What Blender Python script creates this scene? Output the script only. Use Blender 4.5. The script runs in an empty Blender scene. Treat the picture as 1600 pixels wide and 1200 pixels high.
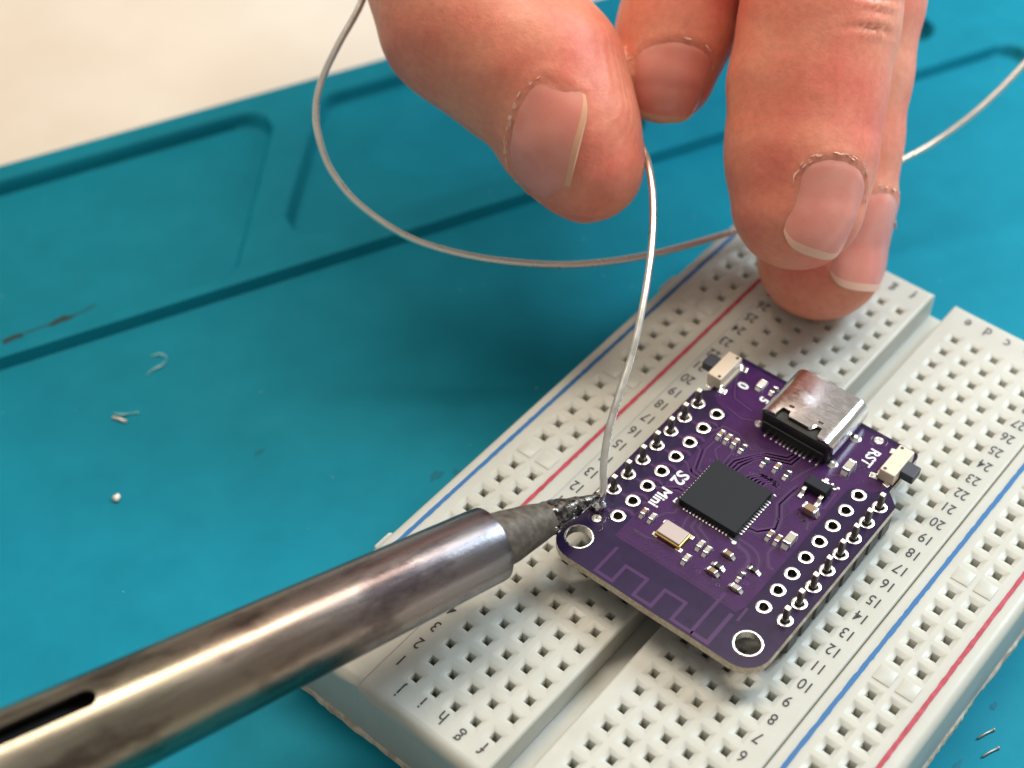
import bpy, bmesh, math, random
import numpy as np
from mathutils import Vector, Matrix, noise as mnoise

# ------------------------------------------------------------------ camera, world, lights
S = 0.1                         # all numbers below are millimetres; one Blender unit is a centimetre
scn = bpy.context.scene
COL = scn.collection
random.seed(7)

cam_d = bpy.data.cameras.new('camera')
cam = bpy.data.objects.new('camera', cam_d)
COL.objects.link(cam)
cam.matrix_world = Matrix(((0.76616, -0.47318, 0.43485, 60.486 * S),
                           (0.64263, 0.56855, -0.51359, -56.7135 * S),
                           (-0.00421, 0.67295, 0.73968, 132.6 * S),
                           (0, 0, 0, 1)))
cam_d.sensor_width = 36.0
cam_d.lens = 55.64
cam_d.clip_start = 0.5
cam_d.clip_end = 2000
cam_d.dof.use_dof = True
cam_d.dof.focus_distance = 159.5 * S
cam_d.dof.aperture_fstop = 0.21
cam_d.dof.aperture_blades = 0
scn.camera = cam

world = bpy.data.worlds.new('World')
scn.world = world
world.use_nodes = True
bg = world.node_tree.nodes['Background']
bg.inputs['Color'].default_value = (1.0, 0.93, 0.85, 1)
bg.inputs['Strength'].default_value = 0.35

def area(name, pos, target, sx, sy, power, col):
    ld = bpy.data.lights.new(name, 'AREA')
    ld.shape = 'RECTANGLE'; ld.size = sx * S; ld.size_y = sy * S
    ld.energy = power; ld.color = col
    o = bpy.data.objects.new(name, ld)
    COL.objects.link(o)
    o.location = Vector(pos) * S
    o.rotation_euler = (Vector(target) - Vector(pos)).to_track_quat('-Z', 'Y').to_euler()
    return o
area('window_light', (120, 345, 275), (0, 60, 0), 170, 140, 19500, (0.72, 0.88, 1.0))
area('ceiling_light', (-150, 205, 630), (0, 40, 0), 540, 95, 38000, (1.0, 0.88, 0.74))

scn.view_settings.view_transform = 'Standard'
scn.view_settings.look = 'None'
scn.view_settings.exposure = 0.0
scn.view_settings.gamma = 1.0
scn.render.engine = 'CYCLES'
scn.cycles.max_bounces = 8
scn.cycles.use_denoising = True

# ------------------------------------------------------------------ materials
def mat(name, col, rough=0.5, metal=0.0, spec=0.5, sss=0.0, sss_r=(1, .5, .3), coat=0.0, coat_r=0.1, trans=0.0, ior=1.45):
    m = bpy.data.materials.new(name)
    m.use_nodes = True
    b = m.node_tree.nodes['Principled BSDF']
    b.inputs['Base Color'].default_value = (*col, 1)
    b.inputs['Roughness'].default_value = rough
    b.inputs['Metallic'].default_value = metal
    b.inputs['Specular IOR Level'].default_value = spec
    b.inputs['IOR'].default_value = ior
    if sss:
        b.inputs['Subsurface Weight'].default_value = sss
        b.inputs['Subsurface Radius'].default_value = sss_r
        b.inputs['Subsurface Scale'].default_value = 0.1
    if coat:
        b.inputs['Coat Weight'].default_value = coat
        b.inputs['Coat Roughness'].default_value = coat_r
    if trans:
        b.inputs['Transmission Weight'].default_value = trans
    return m

def N(m, kind, **kw):
    n = m.node_tree.nodes.new(kind)
    for k, v in kw.items():
        if k in n.inputs: n.inputs[k].default_value = v
        else: setattr(n, k, v)
    return n
def L(m, a, ao, b, bi):
    m.node_tree.links.new(a.outputs[ao], b.inputs[bi])
def bsdf(m): return m.node_tree.nodes['Principled BSDF']

def noise_node(m, scale, detail=4, rough=0.55, coord='Object', stretch=None):
    tc = N(m, 'ShaderNodeTexCoord')
    n = N(m, 'ShaderNodeTexNoise', Scale=scale, Detail=detail, Roughness=rough)
    if stretch:
        mp = N(m, 'ShaderNodeMapping'); mp.inputs['Scale'].default_value = stretch
        L(m, tc, coord, mp, 'Vector'); L(m, mp, 'Vector', n, 'Vector')
    else:
        L(m, tc, coord, n, 'Vector')
    return n
def ramp(m, src, out, stops):
    r = N(m, 'ShaderNodeValToRGB')
    cr = r.color_ramp
    while len(cr.elements) < len(stops): cr.elements.new(0.5)
    for e, (p, c) in zip(cr.elements, stops):
        e.position = p; e.color = (*c, 1) if len(c) == 3 else c
    L(m, src, out, r, 'Fac')
    return r
def add_bump(m, src, out, dist, strength=1.0, prev=None):
    b = N(m, 'ShaderNodeBump'); b.inputs['Distance'].default_value = dist; b.inputs['Strength'].default_value = strength
    L(m, src, out, b, 'Height')
    if prev: L(m, prev, 'Normal', b, 'Normal')
    L(m, b, 'Normal', bsdf(m), 'Normal')
    return b
def vary_color(m, scale, c0, c1, lo=0.35, hi=0.65, detail=4, stretch=None):
    n = noise_node(m, scale, detail, stretch=stretch)
    r = ramp(m, n, 'Fac', [(lo, c0), (hi, c1)])
    L(m, r, 'Color', bsdf(m), 'Base Color')
    return n
def vary_rough(m, scale, r0, r1, detail=4, stretch=None):
    n = noise_node(m, scale, detail, stretch=stretch)
    mr = N(m, 'ShaderNodeMapRange'); mr.inputs['From Min'].default_value = .3; mr.inputs['From Max'].default_value = .7
    mr.inputs['To Min'].default_value = r0; mr.inputs['To Max'].default_value = r1
    L(m, n, 'Fac', mr, 'Value'); L(m, mr, 'Result', bsdf(m), 'Roughness')

M = {}
M['table'] = mat('cream_laminate', (0.80, 0.74, 0.64), 0.45)
n = vary_color(M['table'], 0.35, (0.78, 0.71, 0.60), (0.83, 0.78, 0.68)); vary_rough(M['table'], 1.5, .35, .55)

M['mat'] = mat('teal_silicone', (0.006, 0.20, 0.29), 0.55, spec=0.13)
n = vary_color(M['mat'], 1.6, (0.002, 0.20, 0.285), (0.004, 0.23, 0.325), .3, .7, 8)
vary_rough(M['mat'], 1.2, .55, .61)
nb = noise_node(M['mat'], 40, 3); add_bump(M['mat'], nb, 'Fac', 0.004, .35)
M['burn'] = mat('scorched_silicone', (0.012, 0.035, 0.035), 0.7)
M['smudge'] = mat('grey_smudge', (0.004, 0.15, 0.215), 0.6, spec=.2)
M['dust'] = mat('pale_dust', (0.25, 0.48, 0.52), 0.8, spec=.2)

M['board'] = mat('ivory_plastic', (0.70, 0.67, 0.58), 0.36, sss=0.6, sss_r=(1.6, 1.4, 1.0))
n = vary_color(M['board'], 1.1, (0.48, 0.475, 0.415), (0.53, 0.53, 0.475), .3, .7, 5)
vary_rough(M['board'], 3.0, .34, .5)
nb = noise_node(M['board'], 25, 4); add_bump(M['board'], nb, 'Fac', 0.003, .35)
M['rail'] = M['board']
M['foam'] = mat('adhesive_paper', (0.62, 0.54, 0.43), 0.85)
vary_color(M['foam'], 9, (0.40, 0.32, 0.23), (0.70, 0.62, 0.50), .3, .6)
M['ink'] = mat('black_print', (0.035, 0.035, 0.035), 0.6)
vary_color(M['ink'], 30, (0.02, 0.02, 0.02), (0.09, 0.088, 0.08), .45, .75)
M['red'] = mat('red_print', (0.52, 0.035, 0.06), 0.5)
vary_color(M['red'], 14, (0.44, 0.04, 0.075), (0.34, 0.014, 0.03))
M['blue'] = mat('blue_print', (0.003, 0.12, 0.32), 0.5)
M['clip'] = mat('nickel_clip', (0.62, 0.58, 0.50), 0.3, 1.0)

M['mask'] = mat('purple_solder_mask', (0.025, 0.011, 0.048), 0.2, spec=0.4)
m = M['mask']
geo = N(m, 'ShaderNodeNewGeometry'); sx = N(m, 'ShaderNodeSeparateXYZ'); L(m, geo, 'Normal', sx, 'Vector')
gt = N(m, 'ShaderNodeMath', operation='GREATER_THAN'); gt.inputs[1].default_value = 0.6
ab = N(m, 'ShaderNodeMath', operation='ABSOLUTE'); L(m, sx, 'Z', ab, 0); L(m, ab, 'Value', gt, 0)
nz = noise_node(m, 6, 5); rp = ramp(m, nz, 'Fac', [(.3, (0.018, 0.009, 0.038)), (.7, (0.026, 0.014, 0.052))])
nf = noise_node(m, 30, 3); rf = ramp(m, nf, 'Fac', [(.3, (0.40, 0.32, 0.22)), (.7, (0.66, 0.56, 0.42))])
mx = N(m, 'ShaderNodeMix', data_type='RGBA')
L(m, gt, 'Value', mx, 0); L(m, rf, 'Color', mx, 6); L(m, rp, 'Color', mx, 7); L(m, mx, 2, bsdf(m), 'Base Color')
M['pour'] = mat('purple_mask_over_copper', (0.07, 0.018, 0.11), 0.2, spec=0.4)
vary_color(M['pour'], 5, (0.044, 0.013, 0.066), (0.060, 0.020, 0.088), .3, .7)
M['trace'] = mat('purple_trace', (0.080, 0.027, 0.115), 0.22, spec=0.5)
M['gap'] = mat('purple_clearance', (0.033, 0.010, 0.053), 0.25)
M['antenna'] = mat('antenna_trace_purple', (0.058, 0.018, 0.088), 0.22)
M['via'] = mat('via_hole', (0.012, 0.008, 0.016), 0.6)
M['silk'] = mat('white_silkscreen', (0.80, 0.80, 0.80), 0.6)
M['tin'] = mat('tinned_plating', (0.86, 0.84, 0.80), 0.25, 1.0)
vary_rough(M['tin'], 20, .15, .4)
M['chip'] = mat('black_epoxy', (0.012, 0.014, 0.018), 0.66, spec=.3)
nb = noise_node(M['chip'], 60, 3); add_bump(M['chip'], nb, 'Fac', 0.003, .4)
M['plastic'] = mat('black_plastic', (0.011, 0.011, 0.011), 0.4)
M['steel'] = mat('stamped_steel', (0.80, 0.78, 0.76), 0.16, 1.0)
vary_rough(M['steel'], 10, .10, .24, stretch=(1, 6, 1))
M['pin'] = mat('pin_metal', (0.20, 0.18, 0.16), 0.36, 1.0)
M['pintip'] = mat('pin_cut_end', (0.80, 0.76, 0.70), 0.35, 1.0)
M['cap'] = mat('brown_ceramic', (0.26, 0.155, 0.082), 0.45)
M['capg'] = mat('grey_ceramic', (0.42, 0.38, 0.30), 0.45)
M['res'] = mat('black_resistor', (0.012, 0.012, 0.013), 0.35)
M['button'] = mat('beige_button_plastic', (0.72, 0.60, 0.46), 0.42)
M['plunger'] = mat('slate_plunger', (0.035, 0.042, 0.06), 0.45)
M['xtal'] = mat('crystal_lid', (0.40, 0.34, 0.32), 0.45, 0.3)
M['gold'] = mat('gold_rim', (0.62, 0.40, 0.12), 0.35, 1.0)
M['led'] = mat('led_resin', (0.72, 0.65, 0.55), 0.35)

M['barrel'] = mat('heat_tinted_steel', (0.45, 0.40, 0.34), 0.27, 1.0)
M['cone'] = mat('oxidised_iron', (0.2, 0.17, 0.14), 0.62, 0.4)
n = vary_color(M['cone'], 12, (0.065, 0.055, 0.045), (0.16, 0.135, 0.105), .3, .7, 6)
nb = noise_node(M['cone'], 45, 4); add_bump(M['cone'], nb, 'Fac', 0.006, .5)
M['tinned'] = mat('tinned_solder_lumps', (0.50, 0.47, 0.43), 0.25, 1.0)
n = vary_color(M['tinned'], 14, (0.05, 0.045, 0.04), (0.42, 0.395, 0.36), .42, .66, 5)
nb = noise_node(M['tinned'], 16, 4); add_bump(M['tinned'], nb, 'Fac', 0.012, .5)
M['solder'] = mat('solder_wire_metal', (0.84, 0.80, 0.72), 0.30, 1.0)
vary_rough(M['solder'], 6, .24, .42)
M['brightsolder'] = mat('molten_solder', (0.88, 0.86, 0.83), 0.1, 1.0)
M['crumb'] = mat('solder_crumb', (0.80, 0.74, 0.66), 0.5, 0.5)
M['clipping'] = mat('dull_clipping', (0.42, 0.40, 0.38), 0.5, 0.7)
M['flux'] = mat('clear_flux', (0.16, 0.42, 0.47), 0.25, spec=.6)
M['fluxpcb'] = mat('amber_flux', (0.10, 0.06, 0.08), 0.12, spec=.7)
M['dark_inside'] = mat('dark_inside', (0.015, 0.013, 0.012), 0.8)

PADC = (5.03, -5.49, -2.98)      # centre of the thumb pad in the hand's own space
M['skin'] = mat('skin', (0.62, 0.25, 0.16), 0.46, spec=0.45, sss=0.45, sss_r=(1.6, 0.55, 0.3))
m = M['skin']; bsdf(m).inputs['Subsurface Scale'].default_value = 0.11
n1 = noise_node(m, 0.9, 5); r1 = ramp(m, n1, 'Fac', [(.28, (0.80, 0.36, 0.235)), (.5, (0.79, 0.285, 0.185)), (.70, (0.75, 0.195, 0.135))])
n2 = noise_node(m, 12, 5); r2 = ramp(m, n2, 'Fac', [(.3, (0.86, 0.84, 0.82)), (.7, (1, 1, 1))])
mm = N(m, 'ShaderNodeMix', data_type='RGBA', blend_type='MULTIPLY'); mm.inputs[0].default_value = 1
L(m, r1, 'Color', mm, 6); L(m, r2, 'Color', mm, 7); L(m, mm, 2, bsdf(m), 'Base Color')
vo = N(m, 'ShaderNodeTexVoronoi', Scale=26.0); tc = N(m, 'ShaderNodeTexCoord'); L(m, tc, 'Object', vo, 'Vector')
vo2 = N(m, 'ShaderNodeTexVoronoi', Scale=13.0); vo2.feature = 'DISTANCE_TO_EDGE'; mpv = N(m, 'ShaderNodeMapping'); mpv.inputs['Rotation'].default_value = (.3, .5, .2); mpv.inputs['Scale'].default_value = (1, 1, 1.8)
L(m, tc, 'Object', mpv, 'Vector'); L(m, mpv, 'Vector', vo2, 'Vector')
mv = N(m, 'ShaderNodeMapRange'); mv.inputs['From Max'].default_value = .22; L(m, vo2, 'Distance', mv, 'Value')
b0 = add_bump(m, mv, 'Result', 0.003, .2)
b1 = add_bump(m, vo, 'Distance', 0.005, .22, b0)
wv = N(m, 'ShaderNodeTexWave', Scale=5.6, Distortion=2.2, Detail=1.5); wv.inputs['Detail Scale'].default_value = .6
mp = N(m, 'ShaderNodeMapping'); mp.inputs['Rotation'].default_value = (0.5, 0.9, 0.55)
L(m, tc, 'Object', mp, 'Vector'); L(m, mp, 'Vector', wv, 'Vector')
ds_ = N(m, 'ShaderNodeVectorMath', operation='DISTANCE'); ds_.inputs[1].default_value = PADC; L(m, tc, 'Object', ds_, 0)
mk = N(m, 'ShaderNodeMapRange'); mk.inputs['From Min'].default_value = .95; mk.inputs['From Max'].default_value = .35; L(m, ds_, 'Value', mk, 'Value')
mu_ = N(m, 'ShaderNodeMath', operation='MULTIPLY'); L(m, wv, 'Fac', mu_, 0); L(m, mk, 'Result', mu_, 1)
b2 = add_bump(m, mu_, 'Value', 0.007, .5, b1)
nn = noise_node(m, 5, 5); b3 = add_bump(m, nn, 'Fac', 0.016, .25, b2)
M['nail'] = mat('finger_nail', (0.62, 0.33, 0.27), 0.24, spec=.5, sss=.4, sss_r=(1.2, .5, .35), coat=.25, coat_r=.2)
vary_color(M['nail'], 2.5, (0.72, 0.25, 0.19), (0.76, 0.31, 0.24))
nb = noise_node(M['nail'], 8, 3, stretch=(1, 1, 1)); add_bump(M['nail'], nb, 'Fac', 0.004, .4)
M['nailedge'] = mat('nail_free_edge', (0.78, 0.46, 0.34), 0.35, sss=.3)
M['nailrim'] = mat('nail_rim', (0.72, 0.40, 0.25), 0.4, sss=.3)
M['cuticle'] = mat('dry_cuticle', (0.74, 0.56, 0.45), 0.7, spec=.2)
vary_color(M['cuticle'], 30, (0.80, 0.42, 0.30), (0.86, 0.60, 0.47), .35, .65)

# ------------------------------------------------------------------ helpers
class MB:
    def __init__(s): s.v = []; s.f = []; s.m = []; s.cur = 0
    def add(s, vs, fs, mi=None):
        o = len(s.v); s.v += [tuple(p) for p in vs]
        for f in fs:
            s.f.append(tuple(i + o for i in f)); s.m.append(s.cur if mi is None else mi)
    def quad(s, a, b, c, d, mi=None): s.add([a, b, c, d], [(0, 1, 2, 3)], mi)
    def box(s, c, size, rz=0.0, bev=0.0, mi=None, taper=1.0):
        x, y, z = [q / 2 for q in size]
        ca, sa = math.cos(rz), math.sin(rz)
        def P(px, py, pz): return (c[0] + px * ca - py * sa, c[1] + px * sa + py * ca, c[2] + pz)
        if bev <= 0:
            vs = [P(i * x * (taper if k > 0 else 1), j * y * (taper if k > 0 else 1), k * z) for k in (-1, 1) for j in (-1, 1) for i in (-1, 1)]
            s.add(vs, [(0, 2, 3, 1), (4, 5, 7, 6), (0, 1, 5, 4), (2, 6, 7, 3), (0, 4, 6, 2), (1, 3, 7, 5)], mi)
        else:
            b = min(bev, x * .9, y * .9, z * .9)
            rings = []
            for zz, ins in ((-z, 0), (z - b, 0), (z - b * .3, b * .3), (z, b)):
                t = 1 + (taper - 1) * (zz + z) / (2 * z)
                X, Y = x * t - ins, y * t - ins
                k = b * .8
                ring = [(X - k, -Y), (X, -Y + k), (X, Y - k), (X - k, Y), (-X + k, Y), (-X, Y - k), (-X, -Y + k), (-X + k, -Y)]
                rings.append([P(px, py, zz) for px, py in ring])
            s.loft(rings, True, mi)
    def loft(s, rings, caps=True, mi=None, closed=True):
        o = len(s.v); n = len(rings[0])
        vs = [p for r in rings for p in r]; fs = []
        for i in range(len(rings) - 1):
            for j in range(n if closed else n - 1):
                k = (j + 1) % n
                fs.append((i * n + j, i * n + k, (i + 1) * n + k, (i + 1) * n + j))
        if caps:
            fs.append(tuple(range(n - 1, -1, -1))); fs.append(tuple((len(rings) - 1) * n + j for j in range(n)))
        s.add(vs, fs, mi)
    def lathe(s, p0, axis, prof, n=24, caps=True, mi=None, fn=None):
        a = Vector(axis).normalized(); u = a.orthogonal().normalized(); w = a.cross(u)
        rings = []
        for d, r in prof:
            ring = []
            for k in range(n):
                t = 2 * math.pi * k / n
                rr = r if fn is None else fn(d, t, r)
                ring.append(Vector(p0) + a * d + (u * math.cos(t) + w * math.sin(t)) * rr)
            rings.append(ring)
        s.loft(rings, caps, mi)
    def tube(s, path, r, n=10, mi=None, caps=True):
        pts = [Vector(p) for p in path]; rings = []; u = None
        for i, p in enumerate(pts):
            t = (pts[min(i + 1, len(pts) - 1)] - pts[max(i - 1, 0)]).normalized()
            u = t.orthogonal().normalized() if u is None else (u - t * u.dot(t)).normalized()
            w = t.cross(u); rr = r(i) if callable(r) else r
            rings.append([p + (u * math.cos(2 * math.pi * k / n) + w * math.sin(2 * math.pi * k / n)) * rr for k in range(n)])
        s.loft(rings, caps, mi)
    def ribbon(s, pts, w, z, mi=None):
        pts = [Vector((p[0], p[1])) for p in pts]; L_, R_ = [], []
        for i, p in enumerate(pts):
            d0 = (p - pts[i - 1]).normalized() if i else None
            d1 = (pts[i + 1] - p).normalized() if i < len(pts) - 1 else None
            d0 = d0 or d1; d1 = d1 or d0
            t = (d0 + d1)
            t = t.normalized() if t.length > 1e-6 else d0
            nrm = Vector((-t.y, t.x)); k = 1 / max(.5, nrm.dot(Vector((-d1.y, d1.x))))
            L_.append(p + nrm * w / 2 * k); R_.append(p - nrm * w / 2 * k)
        for i in range(len(pts) - 1):
            s.quad((*R_[i], z), (*R_[i + 1], z), (*L_[i + 1], z), (*L_[i], z), mi)
    def disc(s, x, y, r, z, n=8, mi=None):
        s.add([(x + r * math.cos(2 * math.pi * k / n), y + r * math.sin(2 * math.pi * k / n), z) for k in range(n)], [tuple(range(n))], mi)
    def ring(s, x, y, r0, r1, z0, z1, n=32, mi=None, sx=1.0):
        def c(r, z): return [(x + sx * r * math.cos(2 * math.pi * k / n), y + r * math.sin(2 * math.pi * k / n), z) for k in range(n)]
        b = min(.05, (r1 - r0) / 4)
        s.loft([c(r0, z0), c(r1, z0), c(r1, z1 - b * .4), c(r1 - b, z1), c(r0 + b, z1), c(r0, z1 - b * .4), c(r0, z0)], False, mi)

def mesh_from(name, mb, mats, smooth=False):
    me = bpy.data.meshes.new(name)
    me.from_pydata([(x * S, y * S, z * S) for x, y, z in mb.v], [], mb.f)
    for mm_ in (mats if isinstance(mats, (list, tuple)) else [mats]): me.materials.append(mm_)
    if any(mb.m): me.polygons.foreach_set('material_index', mb.m)
    if smooth:
        me.polygons.foreach_set('use_smooth', [True] * len(me.polygons))
        if smooth is not True: me.set_sharp_from_angle(angle=math.radians(smooth))
    me.update()
    return me
def link(name, me, parent=None, loc=(0, 0, 0), rz=0.0):
    o = bpy.data.objects.new(name, me); COL.objects.link(o)
    if parent is not None: o.parent = parent
    o.location = Vector(loc) * S; o.rotation_euler = (0, 0, rz)
    return o
def obj(name, mb, mats, parent=None, loc=(0, 0, 0), rz=0.0, smooth=False):
    return link(name, mesh_from(name, mb, mats, smooth), parent, loc, rz)
def tag(o, label, cat, group=None):
    o['label'] = label; o['category'] = cat
    if group: o['group'] = group
    return o
def thing(name, label, cat, loc=(0, 0, 0), rz=0.0, group=None):
    return tag(link(name, None, None, loc, rz), label, cat, group)
TXT = {}
def text_mesh(txt, size, xs=1.0, bold=0.0, material=None):
    key = (txt, size, xs, bold, material.name)
    if key in TXT: return TXT[key]
    cu = bpy.data.curves.new('lettering', 'FONT'); cu.body = txt; cu.size = size * S
    cu.align_x = 'CENTER'; cu.align_y = 'CENTER'; cu.offset = bold * S; cu.resolution_u = 3
    cu.space_character = 1.0
    t = bpy.data.objects.new('lettering', cu); COL.objects.link(t)
    me = bpy.data.meshes.new_from_object(t)
    bpy.data.objects.remove(t); bpy.data.curves.remove(cu)
    xsv = [v.co.x for v in me.vertices]; ysv = [v.co.y for v in me.vertices]
    cx, cy = (min(xsv) + max(xsv)) / 2, (min(ysv) + max(ysv)) / 2
    for v in me.vertices: v.co.x = (v.co.x - cx) * xs; v.co.y -= cy
    me.materials.clear(); me.materials.append(material)
    for p in me.polygons: p.material_index = 0
    me.name = 'lettering'
    TXT[key] = me
    return me
def spline(P, sub):
    P = [Vector(p) for p in P]; out = []
    for i in range(len(P) - 1):
        a, b, c, d = P[max(i - 1, 0)], P[i], P[i + 1], P[min(i + 2, len(P) - 1)]
        for k in range(sub):
            t = k / sub
            out.append(.5 * (2 * b + (c - a) * t + (2 * a - 5 * b + 4 * c - d) * t * t + (3 * b - a - 3 * c + d) * t ** 3))
    out.append(P[-1])
    return out

# ------------------------------------------------------------------ table and soldering mat
E1, E2 = Vector((0.4203, 0.9074, 0)), Vector((-0.9074, 0.4203, 0))
MATROT = math.atan2(E1.y, E1.x)
FLOOR = -9.0
mb = MB(); mb.box((0, 0, -20), (1500, 1100, 13.0), 0, 1.0)
tb = tag(obj('white_table', mb, M['table'], None, (0, 60, 0), MATROT), 'cream white table top under the teal mat', 'table')

def seg_sdf_poly(x, y, poly, rad):
    """signed distance of a convex polygon shrunk by rad and rounded by rad (arrays)"""
    d = np.full(x.shape, -1e9)
    n = len(poly); out = np.full(x.shape, 1e9); inside = np.ones(x.shape, bool)
    for i in range(n):
        ax, ay = poly[i]; bx, by = poly[(i + 1) % n]
        ex, ey = bx - ax, by - ay; ll = math.hypot(ex, ey)
        px, py = x - ax, y - ay
        t = np.clip((px * ex + py * ey) / ll ** 2, 0, 1)
        out = np.minimum(out, np.hypot(px - ex * t, py - ey * t))
        inside &= (ex * py - ey * px) >= 0
    return np.where(inside, -out, out) - rad
def sstep(v, w): 
    t = np.clip(v / w + .5, 0, 1); return t * t * (3 - 2 * t)
def mat_height(u, v):
    top, tray = -7.4, -9.6
    h = np.full(u.shape, top)
    rad = 3.0
    rec = seg_sdf_poly(u, v, [(-117, -57), (121, -57), (121, 63.8), (-117, 63.8)], rad)
    h = h + (FLOOR - top) * (1 - sstep(rec - .3, .62))
    for poly in ([(-70, 73.0), (1.4, 73.0), (14.2, 96.6), (-70, 96.6)],
                 [(17.0, 75.6), (62, 75.6), (66, 95.5), (29, 95.5)],
                 [(77, 77), (112, 77), (107, 95.2), (80, 95.2)],
                 [(124, 76), (160, 76), (160, 95), (119, 95)]):
        d = seg_sdf_poly(u, v, poly, 3.2)
        h = h + (tray - top) * (1 - sstep(d - .3, .75))
    # moulded oval inside the second tray
    r = np.hypot((u - 47) / 17.5, (v - 86) / 8.3)
    h = h - .55 * (1 - sstep((r - 1) * 10, 2.2)) * (h < -8.6)
    h = h - 1.2 * sstep(v - 103.8, 1.6) ** 2
    return h
us = np.concatenate([np.arange(-120, -72, 3), np.arange(-72, 168, .6), np.arange(168, 190.1, 3)])
vs_ = np.concatenate([np.arange(-60, 62, 1.6), np.arange(62, 104.41, .27)])
U, V = np.meshgrid(us, vs_, indexing='ij'); H = mat_height(U, V)
nu, nv = U.shape
verts = np.stack([U, V, H], -1).reshape(-1, 3)
idx = np.arange(nu * nv).reshape(nu, nv)
faces = np.stack([idx[:-1, :-1], idx[1:, :-1], idx[1:, 1:], idx[:-1, 1:]], -1).reshape(-1, 4)
border = np.concatenate([idx[:, 0], idx[-1, 1:], idx[-2::-1, -1], idx[0, -2:0:-1]])
low = verts[border].copy(); low[:, 2] = -13.4
nb0 = len(verts); verts = np.concatenate([verts, low]); nb_ = len(border)
skirt = [(int(border[(k + 1) % nb_]), int(border[k]), nb0 + k, nb0 + (k + 1) % nb_) for k in range(nb_)]
me = bpy.data.meshes.new('soldering_mat')
me.from_pydata((verts * S).tolist(), [], faces.tolist() + skirt)
me.polygons.foreach_set('use_smooth', [True] * len(me.polygons)); me.set_sharp_from_angle(angle=math.radians(60))
me.materials.append(M['mat'])
smat = tag(link('soldering_mat', me, None, (0, 0, 0), MATROT), 'teal silicone soldering mat with moulded trays along its far edge', 'mat')

def to_mat(p):      # world mm -> mat local mm
    p = Vector(p); return (p.dot(E1), p.dot(E2), p.z)
def blotch(mb, cx, cy, z, rx, ry, ang, seed, n=22):
    rnd = random.Random(seed); ph = [rnd.uniform(0, 6.3) for _ in range(4)]
    pts = []
    for k in range(n):
        t = 2 * math.pi * k / n
        q = 1 + .25 * math.sin(2 * t + ph[0]) + .18 * math.sin(3 * t + ph[1]) + .12 * math.sin(5 * t + ph[2])
        x, y = rx * q * math.cos(t), ry * q * math.sin(t)
        pts.append((cx + x * math.cos(ang) - y * math.sin(ang), cy + x * math.sin(ang) + y * math.cos(ang), z))
    mb.add([(cx, cy, z + .02)] + pts, [(0, 1 + k, 1 + (k + 1) % n) for k in range(n)])
mb = MB()
u0, v0, _ = to_mat((-73.9, 14.0, -9.6))
blotch(mb, u0, v0, -9.57, 1.3, .6, .1, 3)
mb.ribbon([(u0 - 7.6, v0 - .8), (u0 - 6.2, v0 - .45), (u0 - 5, v0 - .5)], .75, -9.57)
mb.ribbon([(u0 - 4.8, v0 - .35), (u0 - 1.5, v0 - .1)], .22, -9.57)
mb.ribbon([(u0 + 1.2, v0 + .1), (u0 + 3.2, v0 + .35), (u0 + 4.6, v0 + .9)], .2, -9.57)
obj('burn_mark', mb, M['burn'], smat)
for (px, py, rx, ry, sd) in ((-20.3, 25.1, 1.0, .5, 5), (-19, 27, .5, .35, 6), (40, 35.5, .7, .4, 8), (43.5, 39.0, .5, .3, 9), (44, 30.6, .8, .3, 10), (-38.5, 14.5, .6, .35, 12), (-14.5, 9.9, .9, .5, 13), (-13.2, 92, .8, .5, 14)):
    mb = MB(); a, b, _ = to_mat((px, py, 0)); blotch(mb, a, b, FLOOR + .03, rx, ry, .6, sd)
    obj('smudge', mb, M['smudge'], smat)

mb = MB(); rnd = random.Random(21)
for k in range(170):
    u, v = rnd.uniform(-60, 120), rnd.uniform(-45, 103)
    z = float(mat_height(np.array([u]), np.array([v]))[0]); r = rnd.uniform(.05, .13)
    mb.lathe((u, v, z), (0, 0, 1), [(0, r), (r * .6, r * .7), (r, .02)], 6)
du = obj('dust', mb, M['dust'], None, (0, 0, 0), MATROT); du['kind'] = 'stuff'

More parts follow.
